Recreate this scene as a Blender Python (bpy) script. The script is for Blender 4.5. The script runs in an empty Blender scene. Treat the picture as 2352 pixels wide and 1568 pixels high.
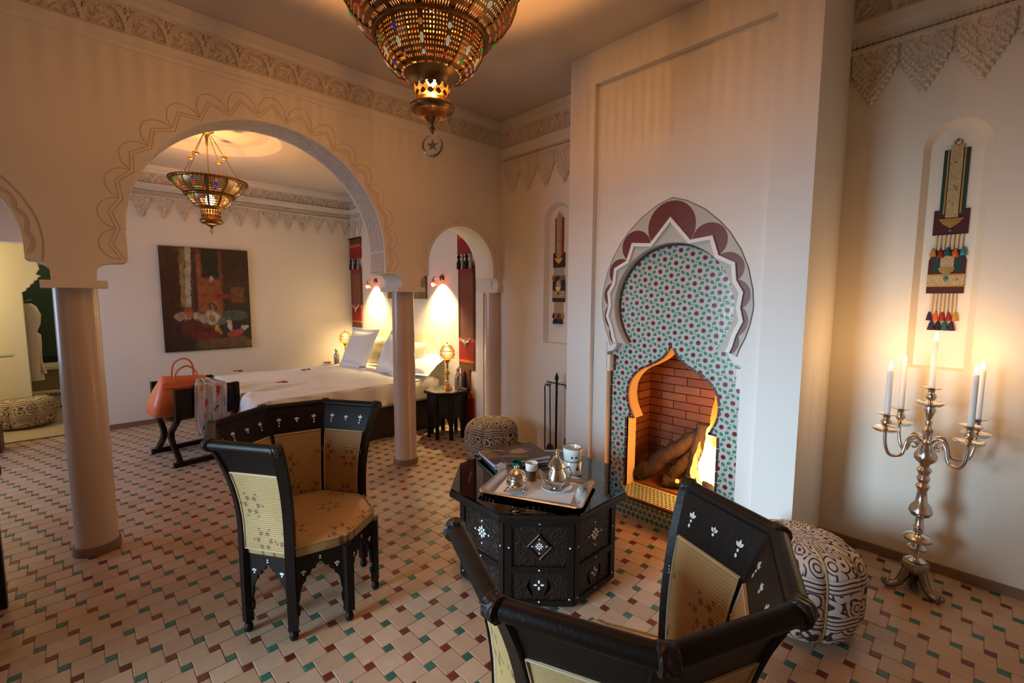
import bpy, math, random
from math import sin, cos, pi, radians, atan2, sqrt, exp
from mathutils import Vector, Matrix, noise
from mathutils.geometry import tessellate_polygon
random.seed(7)
S = bpy.context.scene
COL = S.collection

# ------------------------------------------------------------------ camera
YAW, PIT, ROL, FPX = .766416, .0968786, .0035614, 1047.14
fw = Vector((sin(YAW) * cos(PIT), cos(YAW) * cos(PIT), -sin(PIT)))
rt = Vector((cos(YAW), -sin(YAW), 0)); up = rt.cross(fw)
r2 = rt * cos(ROL) + up * sin(ROL); u2 = up * cos(ROL) - rt * sin(ROL)
cam = bpy.data.cameras.new('camera'); camo = bpy.data.objects.new('camera', cam); COL.objects.link(camo)
camo.matrix_world = Matrix(((r2.x, u2.x, -fw.x, 0), (r2.y, u2.y, -fw.y, 0), (r2.z, u2.z, -fw.z, 1.6), (0, 0, 0, 1)))
cam.sensor_width = 36; cam.lens = FPX / 2352 * 36; cam.clip_start = .02; cam.clip_end = 100
S.camera = camo
CAMP = Vector((0, 0, 1.6))
def proj(p):
    d = Vector(p) - CAMP; w = d.dot(fw)
    if w < .05: return None
    return (1176 + FPX * d.dot(r2) / w, 784 - FPX * d.dot(u2) / w, w)

# ------------------------------------------------------------------ world, daylight, exposure
S.view_settings.view_transform = 'Standard'; S.view_settings.look = 'None'
S.view_settings.exposure = EXPOSURE = 0.0; S.view_settings.gamma = 1.0; S.view_settings.use_curve_mapping = False
cy = S.cycles; cy.max_bounces = 5; cy.diffuse_bounces = 3; cy.glossy_bounces = 2; cy.transmission_bounces = 3; cy.transparent_max_bounces = 7; cy.adaptive_threshold = .03; cy.caustics_reflective = False; cy.caustics_refractive = False
wd = bpy.data.worlds.new('sky'); S.world = wd; wd.use_nodes = True
wd.node_tree.nodes['Background'].inputs[0].default_value = (.62, .78, 1, 1)
wd.node_tree.nodes['Background'].inputs[1].default_value = .3
def area(name, loc, rot, sx, sy, w, col, spread=180):
    l = bpy.data.lights.new(name, 'AREA'); l.shape = 'RECTANGLE'; l.size = sx; l.size_y = sy; l.energy = w; l.color = col
    o = bpy.data.objects.new(name, l); COL.objects.link(o); o.location = loc; o.rotation_euler = rot; l.spread = radians(spread); return o
DAY = (.66, .82, 1)
# daylight entering by the garden door of the salon and by the bedroom window (both in the wall that the camera does not see)
area('daylight_door', (-2.02, 2.1, 1.15), Vector((4.9, -1.30, -1.10)).to_track_quat('-Z', 'Y').to_euler(), 1.15, 1.8, 30, (.58, .82, 1), 58)
area('daylight_window', (-2.02, 5.6, 1.45), Vector((1, 0, -.2)).to_track_quat('-Z', 'Y').to_euler(), 1.2, 1.0, 26, (.50, .66, 1), 120)
def point(name, loc, w, col, r=.03, parent=None):
    l = bpy.data.lights.new(name, 'POINT'); l.energy = w; l.color = col; l.shadow_soft_size = r
    o = bpy.data.objects.new(name, l); COL.objects.link(o); o.location = loc
    if parent: o.parent = parent
    return o
def spot(name, loc, dirv, w, col, ang, parent=None, blend=.6, r=.02):
    l = bpy.data.lights.new(name, 'SPOT'); l.energy = w; l.color = col; l.spot_size = radians(ang); l.spot_blend = blend; l.shadow_soft_size = r
    o = bpy.data.objects.new(name, l); COL.objects.link(o); o.location = loc
    o.rotation_euler = Vector(dirv).to_track_quat('-Z', 'Y').to_euler()
    if parent: o.parent = parent
    return o
WARM = (1, .43, .125)

# ------------------------------------------------------------------ node helpers and materials
def nd(nt, typ, ins=None, **at):
    n = nt.nodes.new('ShaderNode' + typ)
    for k, v in at.items(): setattr(n, k, v)
    for k, v in (ins or {}).items():
        s = n.inputs[k]
        if isinstance(v, bpy.types.NodeSocket): nt.links.new(v, s)
        else: s.default_value = v
    return n
def c4(c): return (c[0], c[1], c[2], 1)
def newmat(name):
    m = bpy.data.materials.new(name); m.use_nodes = True; nt = m.node_tree
    return m, nt, nt.nodes['Principled BSDF'], nt.nodes['Material Output']
def objco(nt): return nt.nodes.new('ShaderNodeTexCoord').outputs['Object']
def mix(nt, f, a, b, typ='MIX'):
    n = nt.nodes.new('ShaderNodeMix'); n.data_type = 'RGBA'; n.blend_type = typ
    for i, v in ((0, f), (6, a), (7, b)):
        if isinstance(v, bpy.types.NodeSocket): nt.links.new(v, n.inputs[i])
        else: n.inputs[i].default_value = v if i == 0 else c4(v)
    return n.outputs[2]
def mth(nt, op, a, b=0., c=None, clamp=False):
    n = nt.nodes.new('ShaderNodeMath'); n.operation = op; n.use_clamp = clamp
    for i, v in enumerate((a, b) if c is None else (a, b, c)):
        if isinstance(v, bpy.types.NodeSocket): nt.links.new(v, n.inputs[i])
        else: n.inputs[i].default_value = v
    return n.outputs[0]
def ramp(nt, fac, pts, mode='LINEAR'):
    n = nt.nodes.new('ShaderNodeValToRGB'); nt.links.new(fac, n.inputs[0]); cr = n.color_ramp; cr.interpolation = mode
    while len(cr.elements) < len(pts): cr.elements.new(.5)
    for e, (p, c) in zip(cr.elements, pts): e.position = p; e.color = c4(c) if len(c) == 3 else c
    return n.outputs[0]
def bumpn(nt, bs, h, st=.3, dist=.01):
    b = nd(nt, 'Bump', {'Height': h, 'Strength': st, 'Distance': dist}); nt.links.new(b.outputs[0], bs.inputs['Normal'])
def noise_t(nt, scale, detail=3., co=None, rough=.5):
    n = nd(nt, 'TexNoise', {'Scale': scale, 'Detail': detail, 'Roughness': rough})
    nt.links.new(co if co is not None else objco(nt), n.inputs['Vector']); return n.outputs['Fac']
def voro(nt, scale, co=None, feat='F1', out='Distance', smooth=None):
    n = nd(nt, 'TexVoronoi', {'Scale': scale}, feature=feat); nt.links.new(co if co is not None else objco(nt), n.inputs['Vector']); return n.outputs[out]
def MAT(name, col, rough=.6, metal=0., col2=None, nscale=6., bump=None, coat=0., spec=.5, trans=0., emit=None, es=0., sheen=0.):
    m, nt, b, out = newmat(name)
    b.inputs['Base Color'].default_value = c4(col); b.inputs['Roughness'].default_value = rough; b.inputs['Metallic'].default_value = metal
    b.inputs['Specular IOR Level'].default_value = spec; b.inputs['Coat Weight'].default_value = coat
    b.inputs['Transmission Weight'].default_value = trans; b.inputs['Sheen Weight'].default_value = sheen
    if col2: nt.links.new(mix(nt, noise_t(nt, nscale), col, col2), b.inputs['Base Color'])
    if bump:
        kind, sc, st, ds = bump
        h = noise_t(nt, sc, 4.) if kind == 'n' else voro(nt, sc, feat='SMOOTH_F1') if kind == 'v' else mth(nt, 'SINE', mth(nt, 'MULTIPLY', noise_t(nt, sc, 1.), 28.))
        bumpn(nt, b, h, st, ds)
    if emit: b.inputs['Emission Color'].default_value = c4(emit); b.inputs['Emission Strength'].default_value = es
    return m
m_plaster = MAT('plaster', (.82, .765, .675), .62, col2=(.78, .715, .615), nscale=1.2, bump=('n', 26, .06, .02))
m_chim = MAT('chimney_plaster', (.84, .82, .79), .55, col2=(.80, .775, .735), nscale=.9, bump=('n', 22, .05, .02))
m_stucco = MAT('carved_stucco', (.74, .66, .55), .8, col2=(.66, .57, .46), nscale=9, bump=('n', 60, .25, .01))
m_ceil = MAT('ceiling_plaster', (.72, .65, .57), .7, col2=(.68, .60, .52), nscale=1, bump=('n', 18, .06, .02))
m_groove_shade = MAT('incised_line_shade', (.66, .56, .44), .85)  # plaster tone darkened: the shade in the incised lines is put into the colour
m_tadelakt = MAT('tadelakt', (.62, .50, .40), .30, col2=(.55, .42, .32), nscale=2.2, bump=('n', 9, .08, .02), coat=.12)
m_white = MAT('white_moulding', (.86, .84, .80), .5)
m_grey = MAT('grey_stucco', (.56, .53, .46), .6)
m_red = MAT('oxblood_paint', (.155, .022, .016), .42)
m_line = MAT('dark_line', (.16, .14, .10), .7)
m_base = MAT('baseboard_tile', (.27, .17, .11), .5, col2=(.2, .12, .08), nscale=8)
m_grout = MAT('grout', (.32, .24, .18), .85)
m_wood = MAT('ebonised_wood', (.014, .008, .006), .44, col2=(.009, .0055, .004), nscale=14, bump=('n', 90, .35, .003), spec=.22)
m_carved = MAT('carved_dark_wood', (.020, .0105, .007), .42, col2=(.011, .006, .0045), nscale=20, bump=('s', 26, .35, .004), spec=.35)
m_pearl = MAT('mother_of_pearl', (.82, .84, .84), .18, coat=.4)
m_brass = MAT('aged_brass', (.30, .17, .065), .32, 1., col2=(.20, .105, .035), nscale=12, bump=('n', 60, .2, .004))
m_gold = MAT('polished_brass', (.80, .50, .16), .18, 1.)
m_silver = MAT('silver_plate', (.74, .71, .67), .17, 1., bump=('n', 40, .12, .004))
m_oldsilver = MAT('tarnished_silver', (.30, .27, .23), .32, 1., bump=('n', 60, .5, .006))
m_iron = MAT('black_iron', (.012, .011, .010), .5, .3)
m_ceramic = MAT('white_ceramic', (.84, .82, .78), .14, coat=.4)
m_wax = MAT('candle_wax', (.85, .83, .80), .45)
m_linen = MAT('white_linen', (.86, .85, .84), .75, sheen=.2, bump=('n', 14, .12, .02))
m_napkin = MAT('paper_napkin', (.84, .84, .88), .8, bump=('n', 40, .15, .004))
m_cream = MAT('cream_linen', (.80, .72, .58), .8, bump=('n', 30, .1, .01))
m_bedbase = MAT('dark_brown_bed_base', (.035, .018, .011), .55, col2=(.022, .012, .008), nscale=6)
m_orange = MAT('orange_leather', (.78, .20, .07), .42, col2=(.70, .16, .055), nscale=9, bump=('v', 120, .12, .003))
m_strap = MAT('orange_strap', (.62, .13, .04), .45)
m_petal = MAT('red_petal', (.30, .012, .02), .6)
m_soot = MAT('charred_log', (.022, .016, .013), .9, col2=(.075, .05, .035), nscale=14, bump=('n', 22, .9, .02))
m_steel = MAT('brushed_steel', (.50, .48, .45), .28, 1.)
m_cord = MAT('cream_cord', (.66, .52, .34), .8)
m_seam = MAT('seam_cord', (.52, .38, .19), .8)
m_green = MAT('green_cloth', (.010, .045, .038), .8)
m_burg = MAT('burgundy_velvet', (.055, .008, .010), .8, sheen=.3)
m_goldcloth = None
m_redcloth = MAT('red_cloth', (.34, .018, .012), .75, col2=(.24, .012, .012), nscale=30)
m_rust = MAT('rust_velvet', (.20, .040, .016), .7, col2=(.15, .028, .012), nscale=10, sheen=.2)
m_orangecloth = MAT('orange_cloth', (.55, .10, .02), .75)
m_brownstripe = MAT('brown_cloth', (.10, .05, .015), .8)
m_dark = MAT('dark_tassel', (.012, .010, .012), .8)
m_redglass = MAT('red_glass', (.45, .05, .03), .2, trans=.3)
m_copper = MAT('dark_bronze', (.20, .12, .07), .3, 1.)
m_mirror = MAT('dressing_mirror', (.018, .045, .022), .22, .0, coat=.2, col2=(.028, .065, .030), nscale=2)
m_tub = MAT('tub_surround', (.30, .22, .10), .35)
m_robe = MAT('white_robe', (.72, .60, .48), .85, bump=('n', 30, .3, .01))
m_pages = MAT('book_pages', (.74, .74, .76), .8)
m_bluecover = MAT('blue_book_cloth', (.06, .07, .12), .5)
m_pink = MAT('pink_packet', (.72, .42, .38), .6)
m_gcup = MAT('green_glaze', (.006, .10, .055), .15, coat=.5)
m_amber = MAT('amber_glass', (.40, .22, .07), .08, trans=.7)
m_rim = MAT('brown_glaze', (.28, .20, .11), .3)
m_bead_r = MAT('red_bead', (.4, .01, .01), .3)
m_shelf = MAT('glass_shelf', (.32, .42, .36), .08, trans=.6)
m_winframe = MAT('painted_door_frame', (.10, .055, .03), .5)
m_teal = MAT('teal_tuft', (.01, .09, .09), .8)
m_yel = MAT('yellow_tuft', (.50, .24, .04), .8)
m_ora = MAT('orange_tuft', (.62, .10, .02), .8)
m_pur = MAT('purple_tuft', (.035, .012, .06), .8)
m_blue = MAT('turquoise_bead', (.02, .22, .32), .25)

def m_floor(name, obj_rand, cols):
    m, nt, b, o = newmat(name)
    if obj_rand: f = nd(nt, 'ObjectInfo').outputs['Random']
    else: f = nd(nt, 'Attribute', attribute_name='tint').outputs['Fac']
    c = ramp(nt, f, [(i / (len(cols) - 1), k) for i, k in enumerate(cols)])
    g = nd(nt, 'NewGeometry').outputs['Position']
    c = mix(nt, mth(nt, 'MULTIPLY', noise_t(nt, 11, 4, g), .55), c, tuple(x * .62 for x in cols[1]))
    nt.links.new(c, b.inputs['Base Color']); b.inputs['Roughness'].default_value = .36
    bumpn(nt, b, noise_t(nt, 30, 3, g), .18, .004); return m
TC = [(.45, .30, .20), (.54, .37, .25), (.60, .43, .30), (.50, .32, .20), (.56, .42, .31)]
m_tileO, m_tileS = m_floor('clay_tile', True, TC), m_floor('clay_tile_field', False, TC)
GC = [(.022, .105, .078), (.035, .15, .11), (.05, .18, .14)]; RC = [(.115, .018, .014), (.16, .025, .02), (.20, .04, .03)]
m_gO, m_gS = m_floor('green_tile', True, GC), m_floor('green_tile_field', False, GC)
m_rO, m_rS = m_floor('red_tile', True, RC), m_floor('red_tile_field', False, RC)
m_bathfloor = MAT('pale_stone_floor', (.56, .44, .26), .35, col2=(.46, .34, .19), nscale=7)
m_brick = None
def mk_brick():
    m, nt, b, o = newmat('fire_brick')
    c = ramp(nt, nd(nt, 'ObjectInfo').outputs['Random'], [(0, (.20, .075, .035)), (.5, (.28, .10, .05)), (1, (.34, .15, .08))])
    g = nd(nt, 'NewGeometry').outputs['Position']
    s = nd(nt, 'Mapping', {'Vector': g, 'Location': (0, -1.37, -.35), 'Scale': (1, 3.2, 1.0)}).outputs[0]
    d = nd(nt, 'VectorMath', {0: s}, operation='LENGTH').outputs['Value']
    c = mix(nt, mth(nt, 'MULTIPLY', noise_t(nt, 9, 4, g), .5), c, (.10, .04, .025)); nt.links.new(c, b.inputs['Base Color'])
    b.inputs['Roughness'].default_value = .85; bumpn(nt, b, noise_t(nt, 45, 4, g), .5, .006); return m
m_brick = mk_brick()
m_lime = MAT('lime_reveal', (.78, .66, .46), .6)
m_zel = MAT('zellige_ivory', (.62, .59, .54), .22, col2=(.52, .49, .45), nscale=22, bump=('v', 38, .25, .003), coat=.3)
m_zr = MAT('zellige_oxblood', (.16, .020, .016), .2, coat=.3)
m_zg = MAT('zellige_green', (.035, .22, .155), .2, col2=(.05, .27, .20), nscale=30, coat=.3)
m_zd = MAT('zellige_dark_edge', (.075, .022, .018), .3)

def mk_damask(name, seat):
    m, nt, b, o = newmat(name)
    co = objco(nt)
    sp = nd(nt, 'SeparateXYZ', {0: co})
    ang = mth(nt, 'MULTIPLY', mth(nt, 'ARCTAN2', sp.outputs[1], sp.outputs[0]), .36)
    v = nd(nt, 'CombineXYZ', {0: sp.outputs[0], 1: sp.outputs[1]} if seat else {0: ang, 1: sp.outputs[2]}).outputs[0]
    vn = nd(nt, 'TexVoronoi', {'Scale': 4.7, 'Vector': v, 'Randomness': .45}, voronoi_dimensions='2D')
    d = vn.outputs['Distance']
    # flower: radial petals around each cell centre
    rel = nd(nt, 'VectorMath', {0: v, 1: vn.outputs['Position']}, operation='SUBTRACT').outputs[0]
    rs = nd(nt, 'SeparateXYZ', {0: rel})
    an = mth(nt, 'ARCTAN2', rs.outputs[1], rs.outputs[0])
    pet = mth(nt, 'MULTIPLY', mth(nt, 'ADD', mth(nt, 'COSINE', mth(nt, 'MULTIPLY', an, 6.)), 1.6), .125)
    inside = mth(nt, 'LESS_THAN', d, pet)
    core = mth(nt, 'LESS_THAN', d, .12)
    lines = mth(nt, 'GREATER_THAN', mth(nt, 'SINE', mth(nt, 'MULTIPLY', d, 44.)), -.45)
    mask = mth(nt, 'MULTIPLY', mth(nt, 'MULTIPLY', inside, lines), mth(nt, 'SUBTRACT', 1., core))
    base = mix(nt, noise_t(nt, 9, 3, co), (.52, .345, .13), (.44, .27, .095))
    c = mix(nt, mth(nt, 'MULTIPLY', mask, .85), base, (.17, .065, .022))
    nt.links.new(c, b.inputs['Base Color']); b.inputs['Roughness'].default_value = .42; b.inputs['Sheen Weight'].default_value = .25
    w = mth(nt, 'SINE', mth(nt, 'MULTIPLY', sp.outputs[2], 620.))
    bumpn(nt, b, mth(nt, 'ADD', mth(nt, 'MULTIPLY', w, .5), mth(nt, 'MULTIPLY', noise_t(nt, 70, 2, co), 1.6)), .35, .004)
    return m
m_damask, m_damask_seat = mk_damask('gold_damask', False), mk_damask('gold_damask_seat', True)
def mk_goldcloth():
    m, nt, b, o = newmat('gold_embroidery')
    co = objco(nt)
    c = ramp(nt, voro(nt, 70, co), [(0, (.30, .05, .04)), (.25, (.42, .28, .12)), (.6, (.50, .38, .20)), (1, (.22, .12, .05))])
    nt.links.new(c, b.inputs['Base Color']); b.inputs['Roughness'].default_value = .6; bumpn(nt, b, voro(nt, 90, co), .5, .003); return m
m_goldcloth = mk_goldcloth()
def mk_pouf(name, cream, dark):
    m, nt, b, o = newmat(name)
    co = objco(nt); sp = nd(nt, 'SeparateXYZ', {0: co})
    th = mth(nt, 'MULTIPLY', mth(nt, 'ARCTAN2', sp.outputs[1], sp.outputs[0]), .25)
    z = mth(nt, 'ADD', sp.outputs[2], mth(nt, 'MULTIPLY', mth(nt, 'COSINE', mth(nt, 'MULTIPLY', th, 32.)), -.006))
    v = nd(nt, 'CombineXYZ', {0: th, 1: z, 2: mth(nt, 'MULTIPLY', mth(nt, 'SQRT', mth(nt, 'ADD', mth(nt, 'POWER', sp.outputs[0], 2.), mth(nt, 'POWER', sp.outputs[1], 2.))), .8)}).outputs[0]
    d = voro(nt, 13, v)
    scroll = mth(nt, 'GREATER_THAN', mth(nt, 'SINE', mth(nt, 'ADD', mth(nt, 'MULTIPLY', d, 24.), mth(nt, 'MULTIPLY', noise_t(nt, 22, 1, v), 5.))), .5)
    # three groups of stripes round the pouf
    zz = mth(nt, 'MODULO', mth(nt, 'ADD', z, .035), .165)
    band = mth(nt, 'LESS_THAN', zz, .06)
    stripe = mth(nt, 'GREATER_THAN', mth(nt, 'SINE', mth(nt, 'MULTIPLY', zz, 330.)), .45)
    msk = mth(nt, 'ADD', mth(nt, 'MULTIPLY', band, stripe), mth(nt, 'MULTIPLY', mth(nt, 'SUBTRACT', 1., band), scroll))
    c = mix(nt, msk, cream, dark); nt.links.new(c, b.inputs['Base Color']); b.inputs['Roughness'].default_value = .85
    bumpn(nt, b, mth(nt, 'SUBTRACT', 1., msk), .8, .008); return m
m_pouf = mk_pouf('embroidered_pouf', (.46, .35, .26), (.035, .018, .014))
m_pouf2 = mk_pouf('grey_embroidered_pouf', (.66, .56, .50), (.05, .035, .03))
def mk_perf(name, n, kz, thr, col=(.28, .155, .055), panel=12):
    """pierced brass sheet: round the axis n columns of holes, kz rows per metre, solid ribs between the panels"""
    m, nt, b, o = newmat(name)
    b.inputs['Base Color'].default_value = c4(col); b.inputs['Metallic'].default_value = 1.; b.inputs['Roughness'].default_value = .33
    co = objco(nt); sp = nd(nt, 'SeparateXYZ', {0: co})
    th = mth(nt, 'ARCTAN2', sp.outputs[1], sp.outputs[0])
    a = mth(nt, 'SINE', mth(nt, 'ADD', mth(nt, 'MULTIPLY', th, float(n)), mth(nt, 'MULTIPLY', sp.outputs[2], kz * 6.283)))
    c = mth(nt, 'SINE', mth(nt, 'SUBTRACT', mth(nt, 'MULTIPLY', th, float(n)), mth(nt, 'MULTIPLY', sp.outputs[2], kz * 6.283)))
    h = mth(nt, 'GREATER_THAN', mth(nt, 'MULTIPLY', a, c), thr)
    if panel:
        rib = mth(nt, 'LESS_THAN', mth(nt, 'ABSOLUTE', mth(nt, 'SINE', mth(nt, 'MULTIPLY', th, panel / 2.))), .955)
        h = mth(nt, 'MULTIPLY', h, rib)
    t = nd(nt, 'BsdfTransparent')
    mx = nd(nt, 'MixShader', {0: h, 1: b.outputs[0], 2: t.outputs[0]}); nt.links.new(mx.outputs[0], o.inputs['Surface'])
    bumpn(nt, b, noise_t(nt, 50, 3, co), .25, .004)
    return m
def mk_gem(name, col):
    m, nt, b, o = newmat(name)
    t = nd(nt, 'BsdfTranslucent', {'Color': c4(col)}); g = nd(nt, 'BsdfGlossy', {'Color': (1, 1, 1, 1), 'Roughness': .1})
    e = nd(nt, 'Emission', {'Color': c4(col), 'Strength': .25})  # weak glow stands in for lamp light shining through the glass
    a = nd(nt, 'AddShader', {0: t.outputs[0], 1: e.outputs[0]}); mx = nd(nt, 'MixShader', {0: .06, 1: a.outputs[0], 2: g.outputs[0]})
    nt.links.new(mx.outputs[0], o.inputs['Surface']); return m
m_gems = [mk_gem('red_gem', (.9, .07, .02)), mk_gem('green_gem', (.06, .6, .12)), mk_gem('blue_gem', (.05, .08, .65)), mk_gem('amber_gem', (.9, .32, .04)), mk_gem('clear_gem', (.95, .85, .6))]
def mk_emit(name, col, st):
    m, nt, b, o = newmat(name); e = nd(nt, 'Emission', {'Color': c4(col), 'Strength': st}); nt.links.new(e.outputs[0], o.inputs['Surface']); return m
m_bulb = mk_emit('lamp_bulb', (1, .75, .42), 30.)
m_cflame = mk_emit('candle_flame', (1, .78, .42), 22.)
m_sbulb = mk_emit('sconce_bulb', (1, .82, .60), 25.)
m_ember = mk_emit('ember', (1, .28, .04), 3.)
def mk_flame(name, lo, hi, st, dens):
    m, nt, b, o = newmat(name)
    co = objco(nt); sp = nd(nt, 'SeparateXYZ', {0: co})
    e = nd(nt, 'Emission', {'Strength': st}); nt.links.new(ramp(nt, mth(nt, 'MULTIPLY', sp.outputs[2], 1.4), [(0, hi), (.55, lo), (1, (.8, .12, .01))]), e.inputs['Color'])
    mp = nd(nt, 'Mapping', {'Vector': co, 'Scale': (1, 1, .35)}).outputs[0]
    f = ramp(nt, noise_t(nt, 16, 3, mp), [(.5 - dens, (0, 0, 0)), (.62 - dens, (1, 1, 1))])
    mx = nd(nt, 'MixShader', {0: f, 1: nd(nt, 'BsdfTransparent').outputs[0], 2: e.outputs[0]}); nt.links.new(mx.outputs[0], o.inputs['Surface']); return m
m_flame1 = mk_flame('flame_core', (1, .52, .10), (1, .80, .38), 7., .22)
m_flame2 = mk_flame('flame_tongue', (1, .36, .04), (1, .55, .14), 2.6, .10)
def mk_glass():
    m, nt, b, o = newmat('table_glass')
    g = nd(nt, 'BsdfGlossy', {'Color': (1, 1, 1, 1), 'Roughness': .03}); t = nd(nt, 'BsdfTransparent', {'Color': (.86, .92, .88, 1)})
    fr = nd(nt, 'Fresnel', {'IOR': 1.75}); mx = nd(nt, 'MixShader', {0: fr.outputs[0], 1: t.outputs[0], 2: g.outputs[0]})
    nt.links.new(mx.outputs[0], o.inputs['Surface']); return m
m_glass = mk_glass()
def mk_print(name, base, shapes, rough=.5, wob=.03, coord='UV', fine=None):
    """flat print: soft ellipses and boxes in uv, each (kind,cx,cy,rx,ry,angle,colour)"""
    m, nt, b, o = newmat(name)
    uv = nt.nodes.new('ShaderNodeTexCoord').outputs[coord]
    nz = nd(nt, 'TexNoise', {'Vector': uv, 'Scale': 14., 'Detail': 6., 'Roughness': .65}).outputs['Color']
    uvw = nd(nt, 'VectorMath', {0: uv, 1: nd(nt, 'VectorMath', {0: nd(nt, 'VectorMath', {0: nz, 1: (.5, .5, .5)}, operation='SUBTRACT').outputs[0], 1: (wob, wob, 0)}, operation='MULTIPLY').outputs[0]}, operation='ADD').outputs[0]
    c = None
    nf = nd(nt, 'TexNoise', {'Vector': uv, 'Scale': fine or 22., 'Detail': 5.}).outputs['Fac']
    nf2 = ramp(nt, nf, [(.3, (0, 0, 0)), (.7, (1, 1, 1))])
    c = mix(nt, nf, tuple(x * .55 for x in base), tuple(min(1, x * 1.4) for x in base))
    for k, cx, cy, rx, ry, an, col in shapes:
        mp = nd(nt, 'Mapping', {'Vector': uvw, 'Location': (cx, cy, 0), 'Rotation': (0, 0, radians(an)), 'Scale': (rx, ry, 1)}, vector_type='TEXTURE').outputs[0]
        s = nd(nt, 'SeparateXYZ', {0: mp})
        if k == 'e': d = mth(nt, 'SQRT', mth(nt, 'ADD', mth(nt, 'POWER', s.outputs[0], 2.), mth(nt, 'POWER', s.outputs[1], 2.)))
        else: d = mth(nt, 'MAXIMUM', mth(nt, 'ABSOLUTE', s.outputs[0]), mth(nt, 'ABSOLUTE', s.outputs[1]))
        f = mth(nt, 'MULTIPLY', mth(nt, 'SUBTRACT', 1.12, d), 4., clamp=True)
        c = mix(nt, f, c, mix(nt, nf2, tuple(x * .6 for x in col), tuple(min(1, x * 1.3) for x in col)))
    nt.links.new(c, b.inputs['Base Color']); b.inputs['Roughness'].default_value = rough; return m

# ------------------------------------------------------------------ mesh helpers
class MB:
    def __init__(s): s.v = []; s.f = []
    def add(s, v, f):
        n = len(s.v); s.v += [tuple(p) for p in v]; s.f += [tuple(i + n for i in q) for q in f]; return s
    def box(s, x0, x1, y0, y1, z0, z1):
        v = [(x, y, z) for z in (z0, z1) for y in (y0, y1) for x in (x0, x1)]
        return s.add(v, [(0, 2, 3, 1), (4, 5, 7, 6), (0, 1, 5, 4), (2, 6, 7, 3), (0, 4, 6, 2), (1, 3, 7, 5)])
    def rings(s, rs, closed=True, cap0=True, cap1=True):
        n = len(rs[0]); v = [p for r in rs for p in r]; f = []
        for i in range(len(rs) - 1):
            for j in range(n if closed else n - 1):
                k = (j + 1) % n; f.append((i * n + j, i * n + k, (i + 1) * n + k, (i + 1) * n + j))
        if cap0: f.append(tuple(range(n - 1, -1, -1)))
        if cap1: f.append(tuple((len(rs) - 1) * n + j for j in range(n)))
        return s.add(v, f)
    def lathe(s, prof, n=24, c=(0, 0, 0), a0=0., lob=None, sx=1., sy=1.):
        rs = []
        for r, z in prof:
            rs.append([(c[0] + sx * r * (lob(2 * pi * j / n + a0, z) if lob else 1) * cos(2 * pi * j / n + a0), c[1] + sy * r * (lob(2 * pi * j / n + a0, z) if lob else 1) * sin(2 * pi * j / n + a0), c[2] + z) for j in range(n)])
        return s.rings(rs)
    def tube(s, pts, r, n=8, closed=False):
        pts = [Vector(p) for p in pts]; m = len(pts); rr = r if isinstance(r, (list, tuple)) else [r] * m
        T = []
        for i in range(m):
            a = pts[(i - 1) % m] if closed or i > 0 else pts[i]; b = pts[(i + 1) % m] if closed or i < m - 1 else pts[i]
            T.append((b - a).normalized())
        nrm = Vector((0, 0, 1)) if abs(T[0].z) < .9 else Vector((1, 0, 0)); rs = []
        for i in range(m):
            nrm = (nrm - T[i] * nrm.dot(T[i])).normalized(); bi = T[i].cross(nrm)
            rs.append([pts[i] + (nrm * cos(2 * pi * j / n) + bi * sin(2 * pi * j / n)) * rr[i] for j in range(n)])
        if closed: rs.append(rs[0])
        return s.rings(rs, cap0=not closed, cap1=not closed)
    def prism(s, outs, fn, w0, w1):
        """outs: outline then holes in (u,v); fn(u,v,w)->xyz"""
        vs = [[Vector((p[0], p[1], 0)) for p in o] for o in outs]; tr = tessellate_polygon(vs)
        fl = [p for o in outs for p in o]; n = len(fl)
        v = [fn(p[0], p[1], w0) for p in fl] + [fn(p[0], p[1], w1) for p in fl]; f = []
        for t in tr: f.append(tuple(t)); f.append(tuple(i + n for i in reversed(t)))
        k = 0
        for o in outs:
            m = len(o)
            for i in range(m): a, b = k + i, k + (i + 1) % m; f.append((a, b, b + n, a + n))
            k += m
        return s.add(v, f)
    def grid(s, fn, nu, nv, keep=None):
        v = [fn(i / nu, j / nv) for j in range(nv + 1) for i in range(nu + 1)]; f = []
        for j in range(nv):
            for i in range(nu):
                if keep and not keep((i + .5) / nu, (j + .5) / nv): continue
                a = j * (nu + 1) + i; f.append((a, a + 1, a + nu + 2, a + nu + 1))
        return s.add(v, f)
    def ball(s, c, r, n=12, sz=1.):
        return s.lathe([(max(.0004, r * sin(pi * i / 8)), -r * sz * cos(pi * i / 8)) for i in range(9)], n, c)
    def xf(s, M): s.v = [tuple(M @ Vector(p)) for p in s.v]; return s
    def mesh(s, name, mat, smooth=None, fixn=True):
        me = bpy.data.meshes.new(name); me.from_pydata(s.v, [], s.f); me.validate()
        if fixn:
            import bmesh
            b = bmesh.new(); b.from_mesh(me); bmesh.ops.recalc_face_normals(b, faces=b.faces); b.to_mesh(me); b.free()
        if mat: me.materials.append(mat)
        if smooth is not None:
            for p in me.polygons: p.use_smooth = True
            me.set_sharp_from_angle(angle=radians(smooth))
        return me
    def obj(s, name, mat, parent=None, smooth=None, fixn=True, **k):
        return put(name, s.mesh(name, mat, smooth, fixn), parent, **k)
def put(name, me, parent=None, loc=None, rz=None, **k):
    o = bpy.data.objects.new(name, me); COL.objects.link(o)
    if parent: o.parent = parent
    if loc: o.location = loc
    if rz is not None: o.rotation_euler = (0, 0, rz)
    for a, b in k.items(): o[a] = b
    return o
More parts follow.
